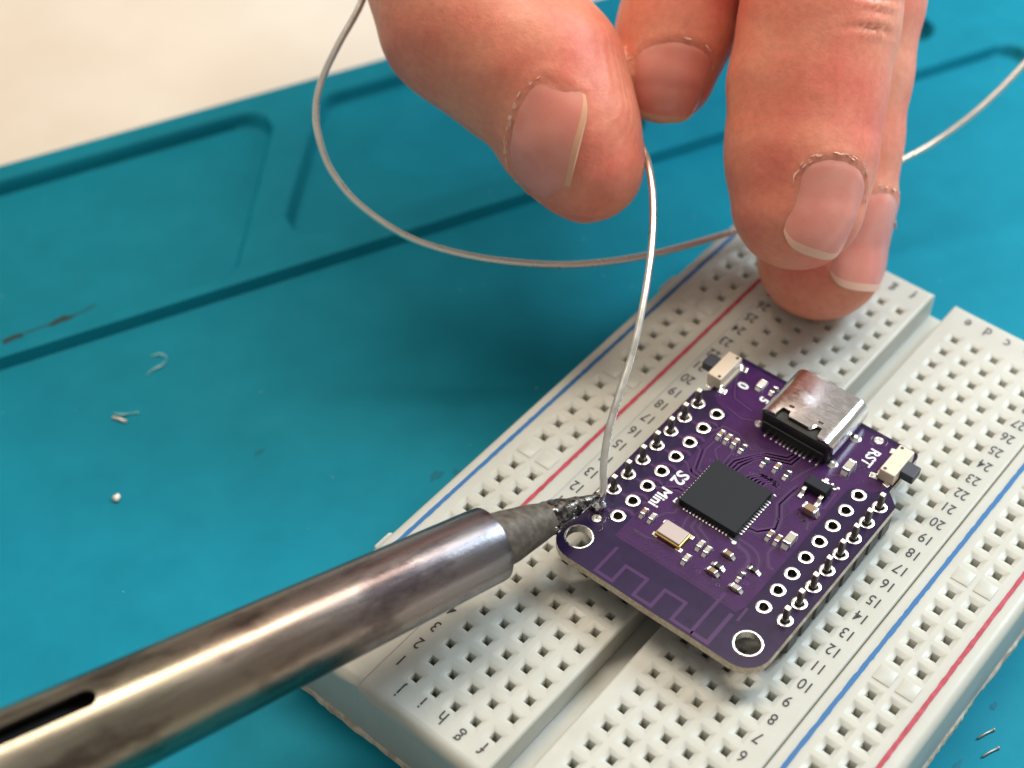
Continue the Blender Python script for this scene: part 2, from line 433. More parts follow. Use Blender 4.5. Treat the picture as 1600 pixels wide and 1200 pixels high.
# ------------------------------------------------------------------ breadboard
P = 2.54
BOT = -8.3
def grid_panel(mb, clips, x0, x1, y0, y1, holes, r, dp=.40, blanks=()):
    """flat top at z=0 with square funnelled holes, rounded rim (r = radii of the x0, x1, y0, y1 edges), walls down to BOT"""
    xa, xb, ya, yb = x0 + r[0], x1 - r[1], y0 + r[2], y1 - r[3]
    hs = {}
    xl, yl = {round(xa, 3), round(xb, 3)}, {round(ya, 3), round(yb, 3)}
    c = 1.02 if dp > .3 else .98
    for (hx, hy) in list(holes) + list(blanks):
        xl |= {round(hx - c, 3), round(hx + c, 3)}; yl |= {round(hy - c, 3), round(hy + c, 3)}
        hs[(round(hx - c, 3), round(hy - c, 3))] = (hx, hy)
    xl, yl = sorted(xl), sorted(yl)
    for i in range(len(xl) - 1):
        for j in range(len(yl) - 1):
            a, b, e, f = xl[i], xl[i + 1], yl[j], yl[j + 1]
            h = hs.get((a, e))
            if h is None:
                mb.quad((a, e, 0), (b, e, 0), (b, f, 0), (a, f, 0)); continue
            rings = []
            hx, hy = h
            if h in blanks:      # raised blank key between the groups of five
                o = len(mb.v); mb.v += [(hx + sx_ * k, hy + sy_ * k, z) for k, z in ((c, 0), (c - .02, .07), (c - .10, .12)) for sx_, sy_ in ((-1, -1), (1, -1), (1, 1), (-1, 1))]
                for q in range(2):
                    for k in range(4): mb.f.append((o + q * 4 + k, o + q * 4 + (k + 1) % 4, o + q * 4 + 4 + (k + 1) % 4, o + q * 4 + 4 + k)); mb.m.append(0)
                mb.f.append((o + 8, o + 9, o + 10, o + 11)); mb.m.append(0)
                continue
            jx, jy = random.uniform(-.03, .03), random.uniform(-.03, .03)
            for k, z in ((c, 0), (c - .08, -dp * .12), (.58, -dp), (.48, -dp - .04), (.42, -dp - .12), (.42, -4.6)):
                ox, oy = (jx, jy) if k < .6 else (0, 0)
                rings.append([(hx - k + ox, hy - k + oy, z), (hx + k + ox, hy - k + oy, z), (hx + k + ox, hy + k + oy, z), (hx - k + ox, hy + k + oy, z)])
            o = len(mb.v); mb.v += [p for q in rings for p in q]
            for q in range(5):
                for k in range(4):
                    k2 = (k + 1) % 4
                    mb.f.append((o + q * 4 + k, o + q * 4 + k2, o + q * 4 + 4 + k2, o + q * 4 + 4 + k)); mb.m.append(0)
            mb.f.append(tuple(o + 20 + k for k in range(4))); mb.m.append(0)
            if clips is not None:       # two leaves of the spring contact inside the hole
                d0 = -.75 - random.random() * .5
                for sgn in (-1, 1):
                    tl = random.uniform(.05, .16)
                    xo = hx + sgn * .385
                    clips.add([(xo, hy - .34, d0), (xo, hy + .34, d0), (xo - sgn * (.2 + tl), hy + .34, -3.6), (xo - sgn * (.2 + tl), hy - .34, -3.6),
                               (xo + sgn * .04, hy - .34, d0), (xo + sgn * .04, hy + .34, d0)], [(0, 1, 2, 3), (0, 1, 5, 4)])
    # rim
    bp = [(x, ya) for x in xl] + [(xb, y) for y in yl[1:]] + [(x, yb) for x in xl[-2::-1]] + [(xa, y) for y in yl[-2:0:-1]]
    def side(p):
        return (-r[0] if abs(p[0] - xl[0]) < 1e-4 else r[1] if abs(p[0] - xl[-1]) < 1e-4 else 0,
                -r[2] if abs(p[1] - yl[0]) < 1e-4 else r[3] if abs(p[1] - yl[-1]) < 1e-4 else 0)
    rings = []
    rz = max(r)
    for k in range(7):
        t = k / 6 * math.pi / 2
        ring = []
        for p in bp:
            s_ = side(p)
            rr = max(abs(s_[0]), abs(s_[1])); rr = min([q for q in (abs(s_[0]), abs(s_[1])) if q > 0] or [0])
            ring.append((p[0] + s_[0] * math.sin(t), p[1] + s_[1] * math.sin(t), -rr * (1 - math.cos(t))))
        rings.append(ring)
    rings.append([(p[0], p[1], BOT) for p in rings[-1]])
    mb.loft(rings, False)

bb = thing('breadboard', 'ivory solderless breadboard with numbered rows lying on the teal mat', 'breadboard', (13.75, 37, FLOOR))
OFF = Vector((-13.75, -37, -FLOOR))
def bobj(name, mb, mats, parent, smooth=False):
    mb.v = [(x + OFF.x, y + OFF.y, z + OFF.z) for x, y, z in mb.v]
    return obj(name, mb, mats, parent, smooth=smooth)
X_J, X_E = [k * P for k in range(5)], [(6.88 + k) * P for k in range(5)]
ROWS = [k * P for k in range(30)]
Y0, Y1 = -4.55, 78.75
mb, cl = MB(), MB()
grid_panel(mb, cl, -3.62, 12.0, Y0, Y1, [(x, y) for x in X_J for y in ROWS], (.05, .35, 1.3, .5), .12)
grid_panel(mb, cl, 14.75, 31.28, Y0, Y1, [(x, y) for x in X_E for y in ROWS], (.35, .22, 1.3, .5), .18)
mb.quad((11.9, Y0 + .3, -3.3), (14.85, Y0 + .3, -3.3), (14.85, Y1 - .3, -3.3), (11.9, Y1 - .3, -3.3))
mb.quad((11.9, Y0 + .3, BOT), (14.85, Y0 + .3, BOT), (14.85, Y0 + .3, -3.3), (11.9, Y0 + .3, -3.3))
mb.quad((14.85, Y1 - .3, BOT), (11.9, Y1 - .3, BOT), (11.9, Y1 - .3, -3.3), (14.85, Y1 - .3, -3.3))
block = bobj('terminal_block', mb, M['board'], bb, 40)
c_ = bobj('contact_clips', cl, M['clip'], block); c_['kind'] = 'stuff'
RAILY = [1.27 + P * k for k in range(29) if k % 6 != 5]
def rail(x0, x1, hx, xblue, xred, outer, ymask):
    mb, cl = MB(), MB()
    grid_panel(mb, cl, x0, x1, Y0 + .05, Y1 - .05, [(x, y) for x in hx for y in RAILY], (1.0 if outer < 0 else .22, (.05 if outer < 0 else 1.0), 1.3, .5), .25, [(x, 1.27 + P * k) for x in hx for k in range(29) if k % 6 == 5])
    if outer < 0:
        mb.box((x0 - .02, 60.6, -3.4), (.9, 3.2, 5.4), 0, .25); mb.box((x0 - .02, 10.4, -3.4), (.9, 2.6, 5.4), 0, .25)
    o = bobj('power_rail', mb, M['rail'], bb, 40)
    c_ = bobj('contact_clips', cl, M['clip'], o); c_['kind'] = 'stuff'
    for nm, xx, mt, sd in (('blue_stripe', xblue, M['blue'], 1), ('red_stripe', xred, M['red'], 2)):
        rnd = random.Random(sd + int(x0)); s_ = MB(); prev = None
        for k in range(141):
            y = (3.4 if outer < 0 else -2.6) + k * (.522 if outer < 0 else .565)
            w = .24 + rnd.uniform(-.03, .03); dx = rnd.uniform(-.02, .02)
            cur = ((xx - w + dx, y, .02), (xx + w + dx, y, .02))
            if prev: s_.quad(prev[0], prev[1], cur[1], cur[0])
            prev = cur
        st = bobj(nm, s_, mt, o)
    return o
rail(-13.9, -3.64, (-9.9, -7.36), -12.35, -5.4, -1, 0)
rail(31.40, 41.55, (34.9, 37.44), 32.75, 39.55, 1, 0)
def put_text(name, me, x, y, z, rz, parent, off=OFF):
    o = link(name, me, parent, Vector((x, y, z)) + off, rz); return o
for k in range(30):
    me = text_mesh(str(k + 1), 1.9, .80, .012, M['ink'])
    for x in (-2.35 if k < 9 else -2.62, 29.2 if k < 9 else 29.45):
        put_text('printed_number', me, x + random.uniform(-.05, .05), k * P + .42, .022, math.pi, block)
for ch, x in zip('jihgfedcba', X_J + X_E):
    me = text_mesh(ch, 2.1, .85, .012, M['ink'])
    for y in (-1.75, 77.0):
        put_text('printed_letter', me, x - .1, y - (.25 if ch in 'gj' else 0), .022, math.pi, block)
# ragged self-adhesive backing
rnd = random.Random(4); mb = MB()
def rag(n, f): return [f(k / n) for k in range(n)]
loop = []
xa, xb, ya, yb = -13.95, 41.6, Y0 - .05, Y1 + .05
for k in range(110): loop.append((xa + (xb - xa) * k / 110, ya, 0, -1))
for k in range(160): loop.append((xb, ya + (yb - ya) * k / 160, 1, 0))
for k in range(110): loop.append((xb - (xb - xa) * k / 110, yb, 0, 1))
for k in range(160): loop.append((xa, yb - (yb - ya) * k / 160, -1, 0))
rings = [[], [], [], []]
for k, (x, y, nx, ny) in enumerate(loop):
    q = .12 + .16 * mnoise.noise(Vector((x * .35, y * .35, 1))) + .10 * mnoise.noise(Vector((x * 1.9, y * 1.9, 5))) + rnd.uniform(-.04, .04)
    zt = BOT + .30 * mnoise.noise(Vector((x * .5, y * .5, 9))) + .10 + rnd.uniform(-.05, .05)
    rings[0].append((x - nx * .8, y - ny * .8, FLOOR + .01))
    rings[1].append((x + nx * (q + .05), y + ny * (q + .05), FLOOR + .01))
    rings[2].append((x + nx * q, y + ny * q, zt - .15))
    rings[3].append((x - nx * .12, y - ny * .12, zt + .05))
mb.loft(rings, False)
bobj('adhesive_backing', mb, M['foam'], bb, 50)

# ------------------------------------------------------------------ pin headers (pushed into the breadboard, the circuit board sits on them)
PROT, PORG = math.radians(0.683), Vector((13.6425, 34.4995, 4.1))
YS = [-8.89 + 2.54 * k for k in range(8)]
pin = MB()
pin.box((0, 0, -.25), (.62, .62, 12.3), 0, .12, 0, .97)
pin_me = mesh_from('pin', pin, [M['pin']], 30)
cutm = MB(); cutm.box((0, 0, 5.93), (.50, .50, .10), 0, .03)
cut_me = mesh_from('cut_end', cutm, M['pintip'])
for xx, lab in ((-11.28, 'black pin header under the circuit board edge touched by the soldering iron'), (11.28, 'black pin header under the circuit board edge facing the blue and red lines')):
    a = Vector((xx, 0, 0)); a.rotate(Matrix.Rotation(PROT, 3, 'Z'))
    hd = thing('pin_header', lab, 'pin header', (PORG.x + a.x, PORG.y + a.y, 0), PROT, 'pin headers under the circuit board')
    mb = MB()
    for y in YS:
        k = .42
        out = [(-1.24, y - 1.27 + k), (-1.24 + k, y - 1.24), (1.24 - k, y - 1.24), (1.24, y - 1.27 + k), (1.24, y + 1.27 - k), (1.24 - k, y + 1.24), (-1.24 + k, y + 1.24), (-1.24, y + 1.27 - k)]
        mb.loft([[(p, q, .5) for p, q in out], [(p, q, 3.06) for p, q in out]], True)
    mb.box((0, 0, 1.8), (1.5, 20.0, 2.3))
    obj('header_strip', mb, M['plastic'], hd)
    for i, y in enumerate(YS):
        dz = random.uniform(-.06, .06)
        pn = link('pin', pin_me, hd, (random.uniform(-.03, .03), y, dz + .25))
        link('cut_end', cut_me, pn, (0, 0, 0))

# ------------------------------------------------------------------ purple circuit board
pcb = thing('circuit_board', 'purple microcontroller board with USB socket seated across the breadboard', 'circuit board', PORG, PROT)
def arc(cx, cy, r, a0, a1, n=7): return [(cx + r * math.cos(math.radians(a0 + (a1 - a0) * k / n)), cy + r * math.sin(math.radians(a0 + (a1 - a0) * k / n))) for k in range(n + 1)]
outline = (arc(-9.7, -13.4, 2.85, 180, 270) + [(-4, -16.22), (0, -16.28), (4, -16.22)] + arc(9.75, -13.4, 2.85, 270, 360) + arc(11.9, 9.6, .7, 0, 45, 3) + [(11.05, 11.3)]
           + arc(10.4, 17.0, .65, 0, 90, 3) + arc(-10.8, 17.05, .6, 90, 180, 3) + [(-11.4, 11.3)] + arc(-11.85, 9.9, .7, 135, 180, 3))
MOUNT = [(-10.3, -13.5, 1.33), (9.95, -13.35, 1.33)]
PADS = [(sx * x, y) for sx in (-1, 1) for x in (11.28, 8.82) for y in YS]
cu = bpy.data.curves.new('substrate', 'CURVE'); cu.dimensions = '2D'; cu.fill_mode = 'BOTH'; cu.extrude = .5 * S
def sp(pts):
    s_ = cu.splines.new('POLY'); s_.points.add(len(pts) - 1)
    for p, q in zip(s_.points, pts): p.co = (q[0] * S, q[1] * S, 0, 1)
    s_.use_cyclic_u = True
sp(outline)
for x, y, r in MOUNT: sp(arc(x, y, r, 0, 345, 23))
for x, y in PADS: sp(arc(x, y, .50, 0, 337.5, 15))
t_ = bpy.data.objects.new('substrate', cu); COL.objects.link(t_)
me = bpy.data.meshes.new_from_object(t_); bpy.data.objects.remove(t_); bpy.data.curves.remove(cu)
for v in me.vertices: v.co.z -= .5 * S
me.materials.clear(); me.materials.append(M['mask'])
sub = link('substrate', me, pcb)

def prism2d(name, loops, z, material, parent):
    cu = bpy.data.curves.new(name, 'CURVE'); cu.dimensions = '2D'; cu.fill_mode = 'BOTH'
    for pts in loops:
        s_ = cu.splines.new('POLY'); s_.points.add(len(pts) - 1)
        for p, q in zip(s_.points, pts): p.co = (q[0] * S, q[1] * S, 0, 1)
        s_.use_cyclic_u = True
    t_ = bpy.data.objects.new(name, cu); COL.objects.link(t_)
    me = bpy.data.meshes.new_from_object(t_); bpy.data.objects.remove(t_); bpy.data.curves.remove(cu)
    for v in me.vertices: v.co.z = z * S
    me.materials.clear(); me.materials.append(material)
    return link(name, me, parent)
pour = [(-7.6, -11.1), (4.3, -11.1), (4.5, -11.2), (5.8, -11.1), (7.0, -11.2), (7.5, -10.0), (7.55, 8.7), (7.9, 9.4), (9.6, 9.9), (10.6, 11.2), (10.6, 17.0), (-10.9, 17.1), (-10.9, 11.3), (-9.6, 10.2), (-7.7, 9.6), (-7.55, 8)]
prism2d('ground_copper', [pour], .012, M['pour'], pcb)
def xf(me_rot): pass
tr, gp = MB(), MB()
def trace(pts, w=.17, g=.42):
    gp.ribbon(pts, w + g, .020); tr.ribbon(pts, w, .030)
# left pads to the chip
for k in range(8):
    y = YS[k]
    if k < 7: trace([(-10.3, y), (-9.7, y), (-9.15, y + 1.0), (-8.2, y + 1.27), (-7.6, y + 1.0)])
trace([(-7.9, -6.0), (-7.4, -5.6), (-7.2, -3.6), (-6.1, -2.4), (-5.4, -2.4)]); trace([(-7.9, -3.6), (-7.5, -2.9), (-6.2, -1.9), (-5.4, -1.9)])
trace([(-7.8, -1.2), (-7.2, -.9), (-5.4, -1.4)]); trace([(-7.8, 1.3), (-7.3, 1.2), (-6.2, .2), (-5.4, .2)])
trace([(-7.9, 3.9), (-7.3, 3.6), (-6.3, .8), (-5.4, .7)]); trace([(-6.8, 5.8), (-6.9, 4.0), (-6.0, 1.4), (-5.4, 1.2)])
trace([(-8.0, 6.4), (-7.2, 7.9), (-5.4, 8.0), (-3.0, 7.0)])
# chip to the USB socket
for i in range(4):
    o = i * .42
    trace([(-3.9 + o, 3.4), (-3.9 + o * 1.1, 4.6), (-2.6 + o * .5, 6.6 - o * .35), (-1.7 + o * .2, 7.7 - o * .8), (.2 + o, 8.6 - o * .6), (.6 + o * .8, 9.6)])
trace([(-4.4, 3.4), (-4.5, 5.4), (-4.8, 6.0)]); trace([(-5.9, 6.0), (-6.1, 4.6), (-4.9, 3.4)])
for i in range(6):
    o = i * .42
    trace([(-1.6 + o, 3.4), (-1.5 + o, 3.9 + o * .1), (-.7 + o, 4.6 + .25 * o - .06 * o * o), (.6 + o * .7, 4.9 - o * .2)])
# right of the chip
trace([(3.2, 6.0), (3.0, 4.6), (2.9, 2.6), (3.9, 1.0), (4.3, -.2), (3.2, -1.4), (2.2, -1.6)], .2)
trace([(3.7, 5.7), (3.5, 4.4), (3.4, 2.8), (4.4, 1.2), (4.8, -.2), (3.4, -1.9), (2.2, -2.1)], .2)
trace([(6.9, 7.6), (7.0, 5.2), (6.2, 4.6)], .2); trace([(7.1, 1.6), (6.7, 2.6), (6.2, 3.0)], .2)
trace([(2.4, 10.0 - 4), (2.7, 7.5), (3.1, 8.7), (3.4, 9.3)])
# around the crystal and the radio feed
trace([(-4.6, -4.2), (-4.6, -5.0), (-5.3, -5.6), (-5.6, -6.5)]); trace([(-3.2, -4.2), (-3.1, -5.2), (-2.8, -6.2)]); trace([(-2.3, -4.2), (-2.2, -5.4), (-.9, -6.0), (-.3, -6.5)])
trace([(-1.8, -4.2), (-1.5, -5.0), (.0, -5.6), (.6, -6.4)]); trace([(-1.2, -8.2), (-1.0, -8.8), (-.4, -9.1)]); trace([(-4.0, -8.8), (-4.9, -9.3), (-6.6, -9.3)])
trace([(1.8, -4.2), (3.2, -4.4)] + arc(3.3, -5.9, 1.5, 90, 0, 5) + [(4.8, -7.2)], .34); trace([(2.2, -3.6), (3.4, -3.6)] + arc(3.6, -5.9, 2.3, 90, 0, 6) + [(5.9, -6.4)], .2)
trace([(5.6, -1.9), (5.6, -3.2), (6.6, -4.6), (7.2, -4.6)], .2)
trace([(-10.3, 15.2), (-9.5, 13.4), (-8.6, 12.0), (-6.0, 11.6)]); trace([(-8.4, 10.4), (-6.4, 10.0), (-5.2, 10.6)]); trace([(6.9, 12.4), (6.4, 10.2), (5.2, 9.4)])
o = obj('trace_clearance', gp, M['gap'], pcb); o['kind'] = 'stuff'
o = obj('copper_trace', tr, M['trace'], pcb); o['kind'] = 'stuff'
an = MB()
for pts, w in (([(-6.48, -12.1), (-6.48, -15.75), (-4.45, -15.75), (-4.45, -13.45), (-1.85, -13.4), (-1.85, -15.75), (.25, -15.75), (.25, -13.35), (2.7, -13.3), (2.7, -15.75), (5.0, -15.75), (5.0, -9.9)], .38),
               ([(5.0, -15.75), (6.9, -15.75), (6.9, -11.5)], .46), ([(7.75, -11.9), (7.7, -10.0)], .3)):
    an.ribbon(pts, w, .016)
obj('antenna_trace', an, M['antenna'], pcb)
vi = MB()
rnd = random.Random(11)
for k in range(26): vi.disc(-7.2 + k * .52 + rnd.uniform(-.05, .05), -10.65 + rnd.uniform(-.07, .07), .13, .036)
for k in range(18): vi.disc(-7.0 + k * .62, -9.75 + rnd.uniform(-.2, .2), .12, .036)
for k in range(46):
    x, y = rnd.uniform(2.6, 7.0), rnd.uniform(-10.2, -4.6); vi.disc(x, y, .12, .036)
for k in range(36):
    x, y = rnd.uniform(2.5, 7.2), rnd.uniform(-3.2, 3.0); vi.disc(x, y, .12, .036)
for k in range(24): vi.disc(rnd.uniform(-7.2, 2.2), rnd.uniform(-9.5, -4.6), .11, .036)
for k in range(16): vi.disc(rnd.uniform(5.2, 8.4), rnd.uniform(8.8, 13), .12, .036)
for k in range(14): vi.disc(rnd.uniform(-2.0, 2.6), rnd.uniform(3.6, 5.6), .12, .036)
o = obj('via', vi, M['via'], pcb); o['kind'] = 'stuff'
vr = MB()
for k in range(26): vr.ring(rnd.uniform(-7, 7), rnd.uniform(-10, 8), .16, .25, .03, .034, 10)
o = obj('via_ring', vr, M['trace'], pcb); o['kind'] = 'stuff'

ring = MB(); ring.ring(0, 0, .49, .79, .0, .05, 28); ring.loft([arc_ for arc_ in ([(q[0], q[1], z) for q in arc(0, 0, .492, 0, 345, 23)] for z in (.02, -.97))], False, 1)
ring_me = mesh_from('pad', ring, [M['tin'], M['pin']], 40)  # plated hole lining uses darker metal, shade inside the hole put into its colour
for x, y in PADS: link('pad', ring_me, pcb, (x, y, 0))
mr = MB(); mr.ring(0, 0, 1.31, 1.50, .0, .05, 40); mr.loft([[(q[0], q[1], z) for q in arc(0, 0, 1.315, 0, 350, 35)] for z in (.02, -.98)], False)
mr_me = mesh_from('mounting_ring', mr, M['tin'], 40)
for x, y, r in MOUNT: link('mounting_ring', mr_me, pcb, (x, y, 0))
fd = MB(); fd.ring(0, 0, .78, .95, 0, .02, 24, 0); fd.loft([[(q[0], q[1], z) for q in arc(0, 0, .50, 0, 345, 23)] for z in (.0, .04)], True, 1)
fd_me = mesh_from('fiducial', fd, [M['gap'], M['tin']])
for x, y in ((6.67, 16.6), (-10.3, -10.55)): link('fiducial', fd_me, pcb, (x, y, .012))
# silkscreen
for txt, x, y, size, b in (('S2', -6.72, -.9, 2.0, .05), ('Mini', -6.85, -4.25, 1.72, .045), ('RST', 7.22, 13.95, 1.65, .035), ('5', -5.91, 13.75, 1.5, .05)):
    put_text('silkscreen_text', text_mesh(txt, size, .95, b, M['silk']), x, y, .045, -math.pi / 2, pcb, Vector((0, 0, 0)))
put_text('silkscreen_text', text_mesh('0', 1.75, .95, .05, M['silk']), -8.88, 14.1, .045, -math.pi / 2, pcb, Vector((0, 0, 0)))
sk = MB()
sk.ribbon([(-5.45, -3.2), (-5.5, -3.8), (-4.75, -3.85)], .16, .042); sk.ribbon([(1.15, -3.9), (1.95, -4.1)], .17, .042); sk.disc(2.25, -4.25, .25, .042, 14)
sk.ribbon([(2.2, 2.75), (2.25, 3.35), (2.0, 3.45)], .17, .042)
obj('silkscreen_mark', sk, M['silk'], pcb)

# surface-mount parts
def smd(name, x, y, rz, l, w, h, body, tl=.26, z=.03):
    b = MB(); b.box((0, 0, z + h / 2), (l - 2 * tl + .02, w, h), 0, .05)
    p = obj(name, b, body, pcb, (x, y, 0), rz)
    key = ('term', l, w, h, tl)
    if key not in TXT:
        t = MB()
        t.box(((l - tl) / 2, 0, z + h / 2 + .01), (tl, w + .04, h + .04), 0, .07)
        f = l / 2
        t.add([(f - .04, -w * .48, z + h * .62), (f - .04, w * .48, z + h * .62), (f + .30, w * .40, z + .01), (f + .30, -w * .40, z + .01), (f - .04, -w * .5, z), (f - .04, w * .5, z)],
              [(0, 3, 2, 1), (0, 4, 3), (1, 2, 5)])
        TXT[key] = mesh_from('terminal', t, M['tin'], 45)
    for k in (0, 1): link('terminal', TXT[key], p, (0, 0, 0), math.pi * k)
    return p
q = math.pi / 2
for x in (-6.75, -5.83, -4.9): smd('capacitor', x, 6.6, q, 1.02, .52, .50, M['cap'])
smd('resistor', -3.88, 6.52, q, 1.0, .5, .34, M['res'])
smd('resistor', -1.06, 6.42, q, 1.0, .5, .34, M['res']); smd('capacitor', .36, 6.6, q, 1.0, .5, .48, M['cap']); smd('resistor', 1.70, 6.45, q, 1.0, .5, .34, M['res'])
smd('capacitor', -.10, -6.75, q, 1.0, .52, .46, M['capg']); smd('inductor', .82, -6.92, q, 1.0, .52, .46, M['capg']); smd('inductor', -.23, -9.05, q, 1.0, .52, .46, M['capg'])
smd('capacitor', 2.68, -6.0, 0, 1.05, .54, .5, M['cap']); smd('capacitor', 2.62, -8.72, 0, 1.05, .54, .5, M['cap']); smd('resistor', 2.72, -7.78, 0, 1.0, .5, .32, M['res'])
smd('resistor', 5.14, -7.35, q, 1.0, .46, .30, M['res']); smd('resistor', 5.72, -5.95, 0, 1.0, .46, .30, M['res']); smd('inductor', 5.52, -8.9, 0, 1.05, .54, .46, M['capg'])
smd('capacitor', 4.62, -1.30, q, 1.0, .5, .48, M['cap']); smd('capacitor', 5.55, -1.28, q, 1.0, .5, .48, M['cap']); smd('capacitor', 6.55, -.72, q, 1.65, .84, .8, M['capg'], .34)
smd('capacitor', 6.05, 3.80, 0, 1.65, .84, .8, M['cap'], .34); smd('capacitor', 6.2, 11.2, q, 1.65, .84, .75, M['capg'], .34)
smd('capacitor', -6.9, -7.0, q, .95, .5, .5, M['cap']); smd('resistor', -5.86, -7.0, q, .95, .5, .45, M['capg'])
smd('led', -7.3, 15.35, q, 1.25, .78, .42, M['led'], .22); smd('resistor', -5.87, 15.5, q, 1.0, .5, .34, M['res'])

# main chip with its pads
b = MB(); b.box((-1.48, -.37, .45), (6.95, 6.75, .82), 0, .06)
chip = obj('main_chip', b, M['chip'], pcb)
b = MB(); b.box((-1.48, -.37, .035), (7.6, 7.4, .03)); obj('chip_footprint', b, M['via'], chip)
pd = MB(); pd.box((0, 0, .07), (.22, .48, .10), 0, .05); pd_me = mesh_from('contact_pad', pd, M['tin'])
for k in range(14):
    t = (k - 6.5) * .40
    for (x, y, r_) in ((-1.48 + t, -3.87, 0), (-1.48 + t, 3.13, 0), (2.11, -.37 + t, q), (-5.07, -.37 + t, q)): link('contact_pad', pd_me, chip, (x, y, 0), r_)
# crystal
b = MB(); b.box((-3.0, -7.5, .28), (3.1, 2.2, .45), 0, .15); xt = obj('crystal', b, M['gold'], pcb)
b = MB(); b.box((-3.0, -7.5, .63), (2.8, 1.9, .26), 0, .10); obj('lid', b, M['xtal'], xt)
for x, y in ((-4.45, -8.45), (-1.5, -8.5), (-4.45, -6.5), (-1.5, -6.45)):
    b = MB(); b.box((x, y, .06), (.7, .5, .10), 0, .05); obj('solder_pad', b, M['tin'], xt)
# three-legged regulator
b = MB(); b.box((5.15, 6.65, .72), (2.75, 1.35, .95), 0, .12, None, .93); so = obj('regulator', b, M['chip'], pcb)
for x, y, s_ in ((4.2, 5.75, -1), (6.15, 5.75, -1), (5.2, 7.55, 1)):
    b = MB(); b.box((x, y, .62), (.42, .5, .16), 0, .05); b.box((x, y + s_ * .25, .36), (.42, .14, .6)); b.box((x, y + s_ * .68, .10), (.46, .8, .14), 0, .05)
    obj('lead', b, M['tin'], so)
b = MB()
for x, y in ((5.55, 8.1), (6.0, 8.3), (6.5, 7.9), (6.75, 8.2)): b.lathe((x, y, .02), (0, 0, 1), [(0, .26), (.12, .22), (.2, .1)], 10)
obj('solder_dot', b, M['brightsolder'], so, smooth=True)

# USB-C socket
usb = link('usb_socket', None, pcb, (0, 0, 0))
def rrect(w, h, r, z0, n=7):
    out = []
    for cx, cz, a in ((w / 2 - r, r, -90), (w / 2 - r, h - r, 0), (-w / 2 + r, h - r, 90), (-w / 2 + r, r, 180)):
        for k in range(n + 1):
            t = math.radians(a + 90 * k / n); out.append((cx + r * math.cos(t), z0 + cz + r * math.sin(t)))
    return out
W_, H_, R_ = 8.94, 3.16, 1.30
UY0, UY1 = 10.35, 17.75
# shell: lofted tube whose rear edge is cut back in two notches
o_ = rrect(W_, H_, R_, .06); i_ = rrect(W_ - .6, H_ - .6, R_ - .3, .36)
def resample(loop, n=120):
    pts = [Vector(p) for p in loop] + [Vector(loop[0])]; d = [0]
    for a, b2 in zip(pts, pts[1:]): d.append(d[-1] + (b2 - a).length)
    out = []; j = 0
    for k in range(n):
        t = d[-1] * k / n
        while d[j + 1] < t: j += 1
        f = (t - d[j]) / max(1e-9, d[j + 1] - d[j]); out.append(pts[j].lerp(pts[j + 1], f))
    return out
oo, ii = resample(o_), resample(i_)
def rear(x, z):
    if z < 1.5: return UY0 + .55
    if 1.35 < abs(x) < 2.45 and z > 2.6: return UY0 + 1.25
    if abs(x) <= 1.35 and z > 2.6: return UY0 + .55
    return UY0 + (.0 if z > 2.6 else .25)
b = MB()
b.loft([[(p.x, rear(p.x, p.y), p.y) for p in ii], [(p.x, rear(p.x, p.y), p.y) for p in oo], [(p.x, rear(p.x, p.y) + .04, p.y) for p in oo], [(p.x, UY0 + 1.6, p.y) for p in oo], [(p.x, UY1 - .08, p.y) for p in oo], [(p.x * .99, UY1, .06 + (p.y - .06) * .99 + .016) for p in oo], [(p.x, UY1, p.y) for p in ii], [(p.x, UY0 + 1.6, p.y) for p in ii]], False)
obj('shell', b, M['steel'], usb, (-.1, 0, 0), 0, 30)
b = MB(); b.box((-.1, 11.5, 1.52), (8.2, 2.7, 2.55), 0, .3); b.box((-.1, 10.55, .8), (7.6, 1.2, 1.4), 0, .15); b.box((-.1, 14.5, 1.6), (6.6, 5.8, .75), 0, .1)
obj('insulator', b, M['plastic'], usb)
for x in (-1.9, 1.7):
    b = MB(); b.box((x, 12.3, 3.235), (.62, .16, .03), .1); b.box((x + .05, 12.12, 3.232), (.5, .10, .02), .1); obj('shell_slot', b, M['plastic'], usb)
b = MB(); b.box((0, 0, .08), (.24, .75, .14), 0, .05); b.box((0, .45, .28), (.22, .15, .5)); lp = mesh_from('contact_lead', b, M['tin'])
for x in (-3.1, -2.33, -1.65, -1.16, -.68, -.2, .28, .78, 1.28, 1.8, 2.53, 3.3): link('contact_lead', lp, usb, (x, 9.78, 0))
for x, y, r_ in ((-4.5, 10.6, .42), (4.5, 10.75, .5), (-4.6, 15.2, .42), (4.6, 15.3, .5)):
    b = MB(); b.lathe((x, y, .0), (0, 0, 1), [(0, r_ * 1.25), (.06, r_ * 1.2), (.16, r_ * .8), (.35, r_ * .35)], 20); obj('mounting_tab', b, M['tin'], usb)

